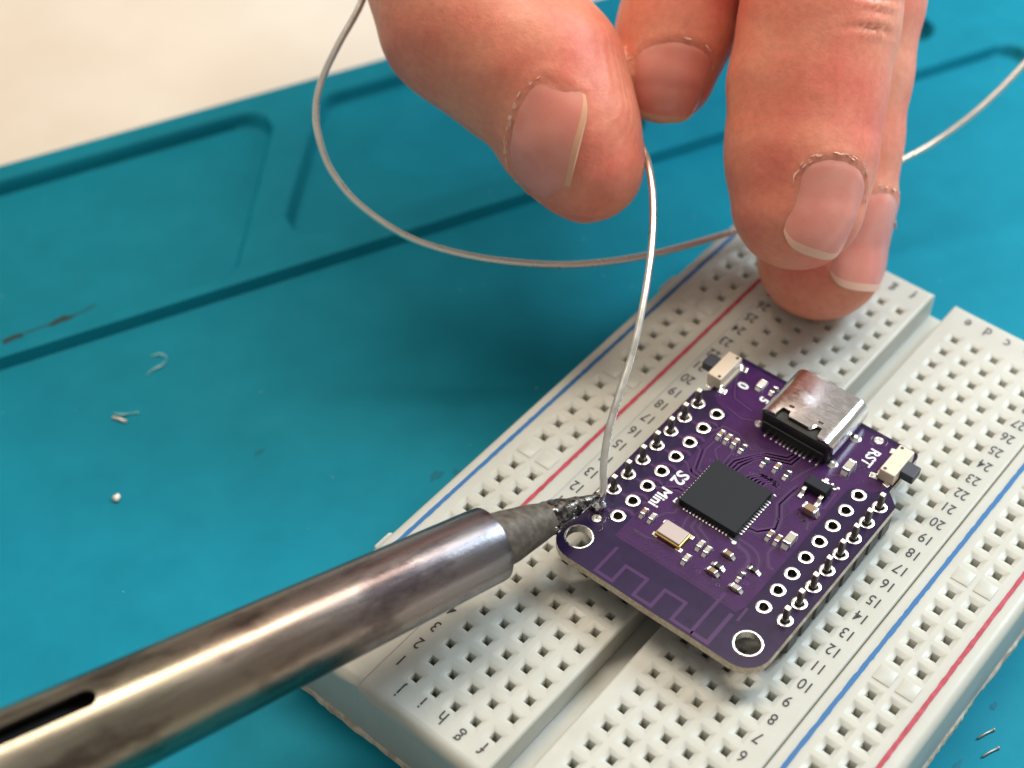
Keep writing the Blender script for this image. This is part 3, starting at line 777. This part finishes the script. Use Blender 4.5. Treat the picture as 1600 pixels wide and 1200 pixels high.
# push buttons
def button(x, y, s_, lab):
    """s_ = side the plunger sticks out of"""
    bt = link('push_button', None, pcb, (x, y, 0)); bt['label'] = lab
    b = MB(); b.box((0, 0, .82), (1.75, 4.25, 1.5), 0, .12); b.box((-s_ * .15, 0, .25), (2.0, 3.5, .4), 0, .05); obj('case', b, M['button'], bt)
    b = MB(); b.box((s_ * 1.4, 0, .78), (2.0, 1.75, 1.05), 0, .1); obj('plunger', b, M['plunger'], bt)
    b = MB()
    for yy in (-1.75, 1.75):
        b.lathe((-s_ * .45, yy, 1.56), (0, 0, 1), [(0, .2), (.02, .2)], 10)
    obj('rivet', b, M['plunger'], bt)
    for yy in (-2.15, 2.0):
        b = MB(); b.box((-s_ * 1.25, yy, .09), (.9, .75, .14), .2, .06); b.box((-s_ * .95, yy * .95, .35), (.2, .5, .6), 0, .05); obj('solder_tab', b, M['tin'], bt)
        b = MB(); b.box((s_ * .35, yy * 1.12, .10), (.7, .5, .16), -.2, .06); obj('solder_tab', b, M['tin'], bt)
    return bt
button(-11.45, 14.1, -1, 'beige push button with black plunger beside the white 0')
rb = button(10.0, 14.2, 1, 'beige push button with slate plunger beside the white RST')
b = MB(); b.box((.80, .0, .9), (.10, 4.1, 1.2)); obj('steel_plate', b, M['steel'], rb)
# flux and solder splashes near the iron tip
b = MB(); rnd = random.Random(3)
for k in range(26):
    x, y = -10.6 + rnd.gauss(0, .9), -9.9 + rnd.gauss(0, .7)
    if math.hypot(x + 8.82, y + 8.89) < 1.0 or math.hypot(x + 11.28, y + 8.89) < .7: continue
    b.lathe((x, y, .02), (rnd.uniform(-.2, .2), rnd.uniform(-.2, .2), 1), [(0, rnd.uniform(.05, .16)), (.06, .05)], 7)
b.tube(spline([(-11.9, -9.9, .12), (-11.2, -9.8, .16), (-10.8, -9.95, .2), (-10.5, -9.7, .1)], 4), lambda i: .10 + .05 * math.sin(i), 7)
b.tube(spline([(-9.4, -10.9, .06), (-9.0, -11.3, .1), (-9.1, -11.8, .06)], 4), .07, 6)
o = obj('flux_residue', b, M['fluxpcb'], pcb, smooth=True); o['kind'] = 'stuff'

# ------------------------------------------------------------------ soldering iron
T0 = Vector((2.75, 24.75, 6.2)); RIM = Vector((-0.18, 11.65, 9.3)); FAR = Vector((-11.62, -33.43, 16.1))
AX = (FAR - RIM).normalized(); FAR2 = RIM + AX * 100
iron = thing('soldering_iron', 'soldering iron with a heat tinted steel barrel and blackened conical tip', 'soldering iron', RIM)
n_ = 72; L_b = 100.0; r0b, r1b = 3.80, 6.3
au = AX.orthogonal().normalized(); aw = AX.cross(au)
def brl(d, t, r): return AX * d + (au * math.cos(t) + aw * math.sin(t)) * r
b = MB(); rings = []
def rad(d): return r0b + (r1b - r0b) * d / L_b
prof = [(6.0, rad(6) - .45), (.35, rad(0) - .45), (0, rad(0) - .35), (-.05, rad(0) - .18), (.08, rad(0) - .04), (.5, rad(.5))] + [(d, rad(d)) for d in (2, 6, 12, 20, 30, 40, 50, 60, 80, 100)] + [(100, rad(100) - .45), (6.0, rad(6) - .45)]
for d, r in prof: rings.append([brl(d, 2 * math.pi * k / n_, r) for k in range(n_)])
b.loft(rings, False)
barrel = obj('barrel', b, M['barrel'], iron, (0, 0, 0), 0, 35)
# slot cut through the wall of the barrel
sd = (Vector((0.43485, -0.51359, 0.73968)) * .80 + (Vector((0.76616, 0.64263, -0.00421)) * -.40 + Vector((-0.47318, 0.56855, 0.67295)) * .90) * .58)
sd = (sd - AX * sd.dot(AX)).normalized(); sw = AX.cross(sd)
c = MB(); loop = []
sl0, sl1, hw = 40.5, 66.0, .9
for k in range(13):
    t = math.pi / 2 + math.pi * k / 12; loop.append((sl0 + hw + hw * math.cos(t), hw * math.sin(t)))
loop += [(sl1, -hw), (sl1, hw)]
c.loft([[AX * a + sw * w + sd * h for a, w in loop] for h in (2.0, 9.0)], True)
cutter = obj('slot_cutter', c, M['dark_inside'])
cutter.location = RIM * S
for ob_ in (barrel, cutter):
    bm = bmesh.new(); bm.from_mesh(ob_.data); bmesh.ops.remove_doubles(bm, verts=bm.verts, dist=1e-5); bmesh.ops.recalc_face_normals(bm, faces=bm.faces); bm.to_mesh(ob_.data); bm.free()
md = barrel.modifiers.new('slot', 'BOOLEAN'); md.object = cutter; md.operation = 'DIFFERENCE'; md.solver = 'EXACT'
bpy.context.view_layer.update()
dg = bpy.context.evaluated_depsgraph_get()
nm = bpy.data.meshes.new_from_object(barrel.evaluated_get(dg))
barrel.modifiers.clear(); barrel.data = nm
bpy.data.objects.remove(cutter)
b = MB(); b.lathe((0, 0, 0), AX, [(7, 2.2), (7.2, 2.9), (99, 3.6), (99, 0.1)], 32); obj('heating_element', b, M['dark_inside'], iron, smooth=30)
TA = (RIM - T0).normalized(); TL = (RIM - T0).length
def lump(d, t, r):
    return r * (1 + .05 * mnoise.noise(Vector((d * .5, math.cos(t) * 1.2, math.sin(t) * 1.2))))
b = MB()
prof = [(4.0, .9), (4.4, 1.24), (5.8, 1.54), (7, 1.80), (8.6, 2.10), (10.2, 2.38), (11.6, 2.62), (12.8, 2.78), (13.6, 2.86), (22, 2.95)]
b.lathe(T0 - RIM, TA, prof, 48, True, None, lump); obj('tip_cone', b, M['cone'], iron, smooth=60)
def lump2(d, t, r):
    return r * (1 + .10 * mnoise.noise(Vector((d * .9, math.cos(t) * 1.6, math.sin(t) * 1.6))) + .05 * mnoise.noise(Vector((d * 2.6, math.cos(t) * 4, math.sin(t) * 4)))) + .02
b = MB()
prof = [(-.35, .05), (-.25, .22), (.1, .32)] + [(.1 + k * .22, .31 + .0495 * k) for k in range(1, 30)] + [(6.8, 1.66), (7.4, 1.5)]
b.lathe(T0 - RIM, TA, prof, 56, True, None, lump2)
for k in range(14):
    rnd = random.Random(40 + k); d = rnd.uniform(2.5, 7.6); t = rnd.uniform(0, 6.28)
    pp = T0 - RIM + TA * d; u = TA.orthogonal().normalized(); w = TA.cross(u)
    rr = .30 + .225 * d; z_ = rnd.uniform(.45, .95)
    b.lathe(pp + (u * math.cos(t) + w * math.sin(t)) * (rr - .14), (u * math.cos(t) + w * math.sin(t)), [(0, .36 * z_), (.12, .32 * z_), (.22, .2 * z_), (.27, .03)], 10)
obj('tinned_end', b, M['tinned'], iron, smooth=60)
b = MB()
blob = T0 - RIM + Vector((-.10, .35, -.2))
b.lathe(blob + Vector((0, 0, -1.4)), (.12, .1, 1), [(0, .85), (.25, .72), (.6, .5), (1.1, .42), (1.6, .40), (1.95, .2), (2.02, .03)], 18, True, None, lump2)
obj('solder_bead', b, M['brightsolder'], iron, smooth=True)
# heat colours run along the barrel
m = M['barrel']
tc = N(m, 'ShaderNodeTexCoord'); dt = N(m, 'ShaderNodeVectorMath', operation='DOT_PRODUCT'); dt.inputs[1].default_value = AX
L(m, tc, 'Object', dt, 0)
nz = noise_node(m, 1.3, 5, .6); ad = N(m, 'ShaderNodeMath', operation='MULTIPLY_ADD'); ad.inputs[1].default_value = 1.7; L(m, nz, 'Fac', ad, 0); L(m, dt, 'Value', ad, 2)
mr_ = N(m, 'ShaderNodeMapRange'); mr_.inputs['From Min'].default_value = .6; mr_.inputs['From Max'].default_value = 7.0; L(m, ad, 'Value', mr_, 'Value')
r1 = ramp(m, mr_, 'Result', [(0, (0.03, 0.022, 0.025)), (.06, (0.25, 0.245, 0.27)), (.2, (0.29, 0.25, 0.25)), (.42, (0.29, 0.225, 0.18)), (.62, (0.27, 0.235, 0.175)), (1, (0.40, 0.36, 0.28))])
rot = AX.to_track_quat('X', 'Z').inverted().to_euler()
def axial(scale, st, detail):
    mp_ = N(m, 'ShaderNodeMapping'); mp_.inputs['Rotation'].default_value = rot
    L(m, tc, 'Object', mp_, 'Vector')
    mp2 = N(m, 'ShaderNodeMapping'); mp2.inputs['Scale'].default_value = st; L(m, mp_, 'Vector', mp2, 'Vector')
    n_n = N(m, 'ShaderNodeTexNoise', Scale=scale, Detail=detail, Roughness=.6); L(m, mp2, 'Vector', n_n, 'Vector'); return n_n
n2 = axial(2.2, (.45, 1, 1), 6); r2 = ramp(m, n2, 'Fac', [(.38, (.28, .22, .24)), (.5, (1, 1, 1))])
mm = N(m, 'ShaderNodeMix', data_type='RGBA', blend_type='MULTIPLY'); mm.inputs[0].default_value = .75
L(m, r1, 'Color', mm, 6); L(m, r2, 'Color', mm, 7); L(m, mm, 2, bsdf(m), 'Base Color')
n4 = axial(9, (.12, 1, 1), 5)
mr4 = N(m, 'ShaderNodeMapRange'); mr4.inputs['From Min'].default_value = .3; mr4.inputs['From Max'].default_value = .7
mr4.inputs['To Min'].default_value = .20; mr4.inputs['To Max'].default_value = .36
L(m, n4, 'Fac', mr4, 'Value'); L(m, mr4, 'Result', bsdf(m), 'Roughness')
n3 = noise_node(m, 30, 4); add_bump(m, n3, 'Fac', .003, .3)

# ------------------------------------------------------------------ solder wire
WIRE = [(2.92, 25.2, 5.6), (2.72, 25.75, 6.9), (1.50, 27.35, 8.52), (0.16, 29.70, 10.40), (-1.14, 33.08, 12.43), (-2.15, 36.11, 14.05), (-3.50, 39.28, 15.83), (-5.58, 43.10, 17.68), (-8.26, 47.30, 19.46), (-10.92, 50.97, 20.87), (-13.50, 53.79, 21.64), (-16.21, 56.27, 21.58), (-21.85, 60.27, 22.26), (-29.33, 64.58, 22.89), (-36.99, 67.90, 25.65), (-43.34, 72.28, 30.39), (-44.97, 77.74, 36.50), (-54.64, 77.61, 42.09), (-56.79, 66.38, 39.61), (-52.29, 53.43, 33.38), (-50.26, 48.44, 30.07), (-49.71, 43.48, 26.99), (-49.16, 39.79, 24.10), (-47.85, 37.43, 21.69), (-45.93, 35.91, 19.51), (-43.71, 35.17, 17.01), (-39.97, 35.32, 14.24), (-34.33, 37.46, 11.06), (-28.44, 41.66, 8.49), (-22.77, 47.48, 6.49), (-19.09, 53.71, 4.59), (-15.65, 60.56, 3.27), (-11.45, 69.28, 2.80), (-8.33, 77.24, 2.44), (-5.36, 84.16, 2.79), (-2.43, 91.95, 3.78), (-0.06, 97.68, 5.01), (2.29, 103.71, 7.82), (4.03, 110.48, 11.49), (5.70, 119.84, 17.01), (6.39, 132.92, 25.68)]
mb = MB()
wp = spline(WIRE, 8)
wp = [p + Vector((mnoise.noise(p * .08) * .25, mnoise.noise(p * .08 + Vector((9, 0, 0))) * .25, 0)) if i > 10 else p for i, p in enumerate(wp)]
b0 = Vector(WIRE[0]); mb.tube([p - b0 for p in wp], .40, 12)
tag(obj('solder_wire', mb, M['solder'], None, b0, 0, True), 'thin silver solder wire looping from the fingers to the iron tip', 'wire')

# crumbs and clippings on the mat
def crumb(name, pos, r, material, label, cat, seed, group=None):
    bm = bmesh.new(); bmesh.ops.create_icosphere(bm, subdivisions=2, radius=r * S)
    for v in bm.verts:
        v.co *= 1 + .45 * mnoise.noise(v.co / S * (1.3 / r) + Vector((seed, 0, 0)))
        v.co.z *= .8
    me = bpy.data.meshes.new(name); bm.to_mesh(me); bm.free(); me.materials.append(material)
    return tag(link(name, me, None, pos), label, cat, group)
crumb('solder_crumb', (-45.92, -.69, FLOOR + .28), .48, M['crumb'], 'small shiny solder crumb alone on the open teal mat', 'solder crumb', 2)
def flake(pos, pts, label):
    mb = MB(); mb.tube(spline(pts, 6), lambda i: .14 + .08 * math.sin(i * .45 + pts[0][0]), 8)
    mb.v = [(x, y, .05 + (z - .05) * .6) for x, y, z in mb.v]
    return tag(obj('flux_flake', mb, M['flux'], None, pos, 0, True), label, 'flux flake', 'flux flakes on the mat')
flake((-58.6, 16.0, FLOOR + .05), [(-1.2, .6, .05), (-.6, 1.6, .1), (.5, 1.7, .1), (1.0, .6, .1), (.7, -.8, .1), (.9, -1.8, .05)], 'clear hook shaped flux flake nearest the raised tray strip')
flake((-55.0, 8.2, FLOOR + .05), [(-1.2, -.6, .05), (-.2, -.2, .15), (.5, .6, .2), (1.1, 1.4, .05)], 'clear flux flake between the hook shaped flake and the solder crumb')
mb = MB(); mb.tube([(-.9, -.35, .18), (.0, .0, .22), (.9, .25, .18)], .2, 7)
tag(obj('solder_sliver', mb, M['crumb'], None, (-54.75, 7.4, FLOOR), 0, True), 'short pale solder sliver beside the clear flakes on the mat', 'solder sliver')
for k, (dx, dy, lab) in enumerate(((-.75, 1.35, 'dull wire clipping on the mat by the breadboard corner, nearer the breadboard'), (.6, -.2, 'shiny wire clipping on the mat by the breadboard corner, nearer the bottom'))):
    mb = MB(); mb.tube([(-.85, -.55, .16), (0, .05, .16), (.85, .55, .16)], .12, 8); mb.lathe((.85, .55, .02), (0, 0, 1), [(0, .17), (.25, .15), (.3, .03)], 8)
    tag(obj('wire_clipping', mb, M['clipping'], None, (45.2 + dx, 34.2 + dy, FLOOR), .62, True), lab, 'wire clipping', 'wire clippings on the mat')

# ------------------------------------------------------------------ hand
CH = {
    'thumb': [(-19.33, 50.38, 21.35, 6.26), (-23.13, 51.35, 24.26, 7.51), (-28.22, 53.58, 27.45, 8.53), (-32.32, 53.25, 28.28, 8.86), (-38.67, 52.90, 30.42, 9.27), (-43.58, 57.30, 35.01, 10.67), (-54.66, 67.67, 46.01, 11.52), (-67.47, 83.91, 59.42, 13.61)],
    'index': [(-20.66, 65.75, 24.70, 6.05), (-21.76, 69.55, 27.98, 6.33), (-23.21, 74.16, 33.38, 6.58), (-25.39, 80.30, 41.63, 6.93), (-28.57, 86.81, 52.07, 7.37), (-39.30, 102.10, 60.89, 8.49), (-54.05, 118.05, 69.82, 10.15)],
    'middle': [(0.58, 62.06, 19.11, 7.19), (-1.87, 65.54, 22.97, 7.88), (-4.78, 70.12, 27.85, 8.23), (-6.90, 74.46, 32.79, 8.27), (-9.55, 79.65, 38.63, 8.52), (-14.43, 87.76, 51.18, 8.78), (-30.54, 106.72, 61.65, 9.96), (-51.16, 127.77, 73.52, 11.34)],
    'ring': [(1.36, 68.57, 6.95, 7.33), (-0.62, 72.00, 12.52, 7.19), (-2.89, 75.79, 17.84, 7.08), (-5.48, 79.95, 23.60, 7.26), (-8.04, 84.40, 29.55, 7.51), (-12.42, 92.02, 43.50, 7.88), (-25.87, 111.79, 55.67, 9.15), (-45.47, 132.55, 69.44, 10.60)],
    'little': [(-13.38, 102.78, 28.55, 6.02), (-15.52, 106.04, 34.77, 6.27), (-19.68, 112.02, 45.43, 6.62), (-28.34, 124.79, 55.34, 7.64), (-41.03, 138.34, 65.44, 9.02)],
    'palm': [(-69.41, 107.28, 65.97, 17.67), (-66.89, 128.77, 75.35, 18.73), (-59.06, 140.65, 76.29, 16.56), (-88.71, 146.06, 90.72, 21.03), (-114.01, 177.04, 120.35, 24.87)]}
def smin(a, b, k):
    h = np.clip(.5 + .5 * (b - a) / k, 0, 1)
    return b + (a - b) * h - k * h * (1 - h)
def rcone(p, a, b):
    a_, b_ = np.array(a[:3], np.float32), np.array(b[:3], np.float32); r1, r2 = a[3], b[3]
    ba = b_ - a_; l2 = float(ba @ ba); rr = r1 - r2; a2 = l2 - rr * rr; il2 = 1 / l2
    pa = p - a_; y = pa @ ba; z = y - l2
    xx = pa * l2 - y[..., None] * ba; x2 = (xx * xx).sum(-1)
    y2 = y * y * l2; z2 = z * z * l2
    k = np.sign(rr) * rr * rr * x2
    d3 = (np.sqrt(np.maximum(x2 * a2 * il2, 0)) + y * rr) * il2 - r1
    d1 = np.sqrt(x2 + z2) * il2 - r2
    d2 = np.sqrt(x2 + y2) * il2 - r1
    return np.where(np.sign(z) * a2 * z2 > k, d1, np.where(np.sign(y) * a2 * y2 < k, d2, d3))
FK = {'thumb': 2.5, 'index': 2.0, 'middle': 2.0, 'ring': 2.0, 'little': 2.0, 'palm': 9.0}
def finger(p, nme):
    c_ = CH[nme]; d = None
    for a, b in zip(c_[:-1], c_[1:]):
        e = rcone(p, a, b); d = e if d is None else smin(d, e, FK[nme])
    return d
def hand_sdf(p):
    fs = {k: finger(p, k) for k in CH}
    d = fs['middle']
    d = smin(d, fs['ring'], .7); d = smin(d, fs['index'], .5); d = smin(d, fs['little'], .7); d = smin(d, fs['thumb'], .5)
    return smin(d, fs['palm'], 6.0)
def grad(p, f, e=.08):
    g = np.stack([f(p + np.array(o, np.float32)) - f(p - np.array(o, np.float32)) for o in ((e, 0, 0), (0, e, 0), (0, 0, e))], -1)
    return g / np.maximum(np.linalg.norm(g, axis=-1, keepdims=True), 1e-6)

def mesh_sdf(f, lo, hi, h, B=16):
    n = [int(math.ceil((hi[i] - lo[i]) / h / B)) * B + 1 for i in range(3)]
    ax = [lo[i] + h * np.arange(n[i], dtype=np.float32) for i in range(3)]
    F = np.full(n, 5.0, np.float32)
    nb3 = [(k - 1) // B for k in n]
    cs = np.stack(np.meshgrid(*[lo[i] + h * B * (np.arange(nb3[i], dtype=np.float32) + .5) for i in range(3)], indexing='ij'), -1)
    dc = f(cs)
    for i, j, k in np.argwhere(dc < -h * B * .9 - 1): F[i * B:(i + 1) * B + 1, j * B:(j + 1) * B + 1, k * B:(k + 1) * B + 1] = -5
    for i, j, k in np.argwhere(np.abs(dc) <= h * B * .9 + 1.2):
        g = np.stack(np.meshgrid(ax[0][i * B:(i + 1) * B + 1], ax[1][j * B:(j + 1) * B + 1], ax[2][k * B:(k + 1) * B + 1], indexing='ij'), -1)
        F[i * B:(i + 1) * B + 1, j * B:(j + 1) * B + 1, k * B:(k + 1) * B + 1] = f(g)
    s = F < 0
    c8 = [s[i:n[0] - 1 + i, j:n[1] - 1 + j, k:n[2] - 1 + k] for i in (0, 1) for j in (0, 1) for k in (0, 1)]
    tot = sum(c.astype(np.int8) for c in c8)
    act = np.argwhere((tot > 0) & (tot < 8))
    vid = -np.ones([q - 1 for q in n], np.int64); vid[tuple(act.T)] = np.arange(len(act))
    acc = np.zeros((len(act), 3)); cnt = np.zeros(len(act))
    for a in range(3):
        o1 = np.zeros(3, int); o1[a] = 1
        oth = [q for q in range(3) if q != a]
        for u in (0, 1):
            for v in (0, 1):
                o0 = np.zeros(3, int); o0[oth[0]] = u; o0[oth[1]] = v
                p0 = act + o0; p1 = p0 + o1
                f0, f1 = F[tuple(p0.T)], F[tuple(p1.T)]
                mk = (f0 < 0) != (f1 < 0)
                t = np.where(mk, f0 / np.where(mk, f0 - f1, 1), 0)
                acc += np.where(mk[:, None], p0 + t[:, None] * o1, 0); cnt += mk
    vtx = np.array(lo) + h * acc / cnt[:, None]
    quads = []
    for a in range(3):
        b, c = (a + 1) % 3, (a + 2) % 3
        sl0 = [slice(0, None)] * 3; sl1 = [slice(0, None)] * 3; sl0[a] = slice(0, n[a] - 1); sl1[a] = slice(1, n[a])
        s0, s1 = s[tuple(sl0)], s[tuple(sl1)]
        e = np.argwhere(s0 != s1)
        e = e[(e[:, b] > 0) & (e[:, c] > 0) & (e[:, b] < n[b] - 1) & (e[:, c] < n[c] - 1)]
        flip = s0[tuple(e.T)]
        db, dc_ = np.zeros(3, int), np.zeros(3, int); db[b] = 1; dc_[c] = 1
        q4 = np.stack([vid[tuple((e - db - dc_).T)], vid[tuple((e - dc_).T)], vid[tuple(e.T)], vid[tuple((e - db).T)]], -1)
        q4[~flip] = q4[~flip][:, ::-1]
        quads.append(q4)
    return vtx.astype(np.float32), np.concatenate(quads)
HV, HF = mesh_sdf(hand_sdf, (-126, 40, -2), (14, 192, 134), .52)
for _ in range(2):
    HV = HV - hand_sdf(HV)[:, None] * grad(HV, hand_sdf)
HN = grad(HV, hand_sdf)

CR, CU, CB = np.array((0.76616, 0.64263, -0.00421)), np.array((-0.47318, 0.56855, 0.67295)), np.array((0.43485, -0.51359, 0.73968))
def unit(v): return v / np.linalg.norm(v)
# nail: axis point C0 inside the finger, axis a (towards the free edge), facing n, cylinder radius, half length, half width, which finger's own surface
NAILS = [
    dict(f='thumb', c=(-22.5, 51.5, 23.3), a=.88 * CR - .36 * CU + .30 * CB, n=-.36 * CR - .38 * CU + .84 * CB, rc=7.6, hl=3.9, hw=6.6, lab='thumb nail with dry ragged cuticle'),
    dict(f='index', c=(-19.9, 64.9, 23.4), a=-.10 * CR - .97 * CU - .1 * CB, n=.12 * CR - .05 * CU + .97 * CB, rc=6.1, hl=4.4, hw=5.2, lab='shaded index finger nail half behind the thumb'),
    dict(f='middle', c=(.9, 61.7, 18.7), a=-.26 * CR - .96 * CU, n=.36 * CR + .0 * CU + .93 * CB, rc=7.3, hl=5.2, hw=4.7, lab='middle finger nail with dry cuticle'),
    dict(f='ring', c=(.9, 69.2, 8.2), a=-.02 * CR - .95 * CU, n=.62 * CR + .0 * CU + .78 * CB, rc=7.2, hl=5.6, hw=5.2, lab='ring finger nail resting nearest the breadboard')]
for q_ in NAILS:
    q_['c'] = np.array(q_['c'], np.float64); q_['a'] = unit(q_['a']); nn_ = q_['n'] - q_['a'] * (q_['n'] @ q_['a']); q_['n'] = unit(nn_); q_['b'] = np.cross(q_['a'], q_['n'])
disp = np.zeros(len(HV)); 
for q_ in NAILS:
    r_ = HV - q_['c']
    s_ = (r_ @ q_['a']) / q_['hl']; un_, ub_ = r_ @ q_['n'], r_ @ q_['b']
    th = np.arctan2(ub_, un_) * q_['rc'] / q_['hw']
    dist = np.sqrt(np.maximum(0, (r_ * r_).sum(1)))
    own = (dist < 14) & (finger(HV, q_['f']) < .35) & (un_ > -1)
    # distance to the nail outline in mm (positive outside); proximal end rounded
    prox = -1 + .34 * th ** 2 + .25 * th ** 6
    ds = np.maximum((prox - s_) * q_['hl'], (np.abs(th) - 1) * q_['hw'])
    tip = (s_ - .80) * q_['hl']
    d_ = np.maximum(ds, tip)
    w = np.where(own, 1, 0)
    disp -= w * .10 * np.clip(-d_ / .5, 0, 1) * (tip < 0)
    fold = np.exp(-((ds - .55) / .55) ** 2) * (s_ < .62) * (ds > -.4)
    disp += w * .10 * fold
# creases over the last joint of the middle and ring fingers, and the bend of the thumb
def crease(c, axis, across, wid, length, depth, bow=0.0):
    global disp
    r_ = HV - np.array(c); u = r_ @ unit(np.array(axis)); v = r_ @ unit(np.array(across))
    u = u - bow * v * v
    near = (np.abs(r_).max(1) < 10)
    disp = disp - near * depth * np.exp(-(u / wid) ** 2) * np.exp(-(v / length) ** 2) + near * .4 * depth * np.exp(-((np.abs(u) - 2 * wid) / wid) ** 2) * np.exp(-(v / length) ** 2)
jm = np.array((-5.0, 74.0, 33.5)) + CB * 7 + CR * 3.2
crease(jm + CU * 1.2, CU, CR, .30, 3.0, .42, .03); crease(jm - CU * 1.9, CU, CR, .28, 2.6, .34, -.02); crease(jm - CU * .2 + CR * 1, CU, CR, .25, 1.8, .22); crease(jm + CU * 3.4, CU, CR, .25, 2.4, .2, .03)
HV = HV + disp[:, None] * HN
amp = np.array([mnoise.noise(Vector(p) * .35) for p in HV.tolist()])
HV = HV + (amp * .10)[:, None] * HN
WR = Vector((-70, 110, 60))
person = thing('person', 'bare left hand pinching solder wire, two fingertips resting on the breadboard', 'person', WR)
me = bpy.data.meshes.new('hand')
me.from_pydata(((HV - np.array(WR)) * S).tolist(), [], HF.tolist())
me.polygons.foreach_set('use_smooth', [True] * len(me.polygons)); me.materials.append(M['skin'])
hand = link('hand', me, person)
for q_ in NAILS:
    fs = lambda p, k=q_['f']: finger(p, k)
    nu_, nv_ = 25, 29
    th = np.linspace(-1, 1, nu_); sv = np.linspace(0, 1, nv_)
    TH, SV = np.meshgrid(th, sv, indexing='ij')
    s0 = -1 + .34 * TH ** 2 + .25 * TH ** 6 - .07; s1 = 1.0 - .10 * TH ** 2 - .22 * TH ** 6
    ss = s0 + (s1 - s0) * SV
    ang = TH * q_['hw'] / q_['rc']
    ed = np.cos(ang)[..., None] * q_['n'] + np.sin(ang)[..., None] * q_['b']
    def radial(sval):
        base = q_['c'] + sval[..., None] * q_['hl'] * q_['a']
        rr = np.full(sval.shape, q_['rc'])
        for _ in range(14): rr = np.clip(rr - fs((base + ed * rr[..., None]).astype(np.float32)), 1.0, 12)
        return base, rr
    base, rr = radial(ss); _, rflat = radial(np.minimum(ss, .15))
    ex = np.clip((ss - .15) / .85, 0, 1)
    rr = np.where(ss > .15, rflat - .42 * (rflat - rr) - .25 * ex, rr)
    edge = np.minimum(1, np.minimum((1 - np.abs(TH)) * 5, SV * 9))
    top = base + ed * (rr + -.22 + .24 * edge)[..., None]
    bot = base + ed * (rr - .62)[..., None]
    vt = np.concatenate([top.reshape(-1, 3), bot.reshape(-1, 3)]) - np.array(WR)
    I = np.arange(nu_ * nv_).reshape(nu_, nv_); K = nu_ * nv_
    fcs, mi = [], []
    for i in range(nu_ - 1):
        for j in range(nv_ - 1):
            fcs.append((int(I[i, j]), int(I[i + 1, j]), int(I[i + 1, j + 1]), int(I[i, j + 1]))); mi.append(1 if j >= nv_ - 3 else 0)
            fcs.append((int(I[i, j]) + K, int(I[i, j + 1]) + K, int(I[i + 1, j + 1]) + K, int(I[i + 1, j]) + K)); mi.append(1 if j >= nv_ - 3 else 0)
    bd = [int(I[i, 0]) for i in range(nu_)] + [int(I[-1, j]) for j in range(1, nv_)] + [int(I[i, -1]) for i in range(nu_ - 2, -1, -1)] + [int(I[0, j]) for j in range(nv_ - 2, 0, -1)]
    for k in range(len(bd)):
        a_, b_ = bd[k], bd[(k + 1) % len(bd)]; fcs.append((a_, a_ + K, b_ + K, b_)); mi.append(1)
    me = bpy.data.meshes.new('nail'); me.from_pydata((vt * S).tolist(), [], fcs)
    me.materials.append(M['nail']); me.materials.append(M['nailedge'] if q_['f'] in ('middle', 'ring') else M['nailrim']); me.polygons.foreach_set('material_index', mi)
    me.polygons.foreach_set('use_smooth', [True] * len(me.polygons)); me.set_sharp_from_angle(angle=math.radians(50))
    nl = link('nail', me, person); nl['label'] = q_['lab']
    # dry skin along the nail fold
    mb = MB(); rnd = random.Random(len(q_['lab'])); path = []
    seq = [(0, j) for j in range(int(nv_ * .55), 0, -1)] + [(i, 0) for i in range(nu_)] + [(nu_ - 1, j) for j in range(1, int(nv_ * .55))]
    for (i, j) in seq:
        p = base[i, j] + ed[i, j] * (rr[i, j] + .12) - q_['a'] * (.02 if j == 0 else 0) + q_['b'] * ((.18 if i > 12 else -.18) if j else 0)
        path.append(Vector(p - np.array(WR)) + Vector((rnd.uniform(-.06, .06), rnd.uniform(-.06, .06), rnd.uniform(-.05, .05))))
    rs = [max(.02, .05 + .16 * mnoise.noise(p * 1.6) + rnd.uniform(-.03, .05)) for p in path]
    nrm = [Vector(ed[i_, j_]) for (i_, j_) in seq]; lo_, hi_ = int(len(path) * .24), int(len(path) * .80)
    for k in range(14 if q_['f'] == 'index' else 60):        # ragged flakes of dry skin lying on the fold, thickest at the base of the nail
        a_ = min(len(path) - 2, max(1, int(rnd.triangular(lo_, hi_, (lo_ + hi_) / 2 + rnd.choice((-9, 0, 8))))))
        n_v = (nrm[a_] + Vector((rnd.uniform(-.45, .45), rnd.uniform(-.45, .45), rnd.uniform(-.45, .45)))).normalized()
        t_v = (path[a_ + 1] - path[a_ - 1]).normalized(); w_v = n_v.cross(t_v).normalized()
        c_v = path[a_] + w_v * rnd.gauss(0, .13) + nrm[a_] * rnd.uniform(-.10, .02); q_r = rnd.uniform(.06, .15)
        ring_ = [c_v + (t_v * math.cos(h_) * rnd.uniform(2.0, 4.2) + w_v * math.sin(h_) * rnd.uniform(.5, 1)) * q_r for h_ in (0, 1.1, 2.1, 3.2, 4.2, 5.2)]
        mb.add(ring_ + [p_ - n_v * .07 for p_ in ring_], [tuple(range(6))] + [(u_, u_ + 6, (u_ + 1) % 6 + 6, (u_ + 1) % 6) for u_ in range(6)])
    o = obj('cuticle', mb, M['cuticle'], nl); o['kind'] = 'stuff'
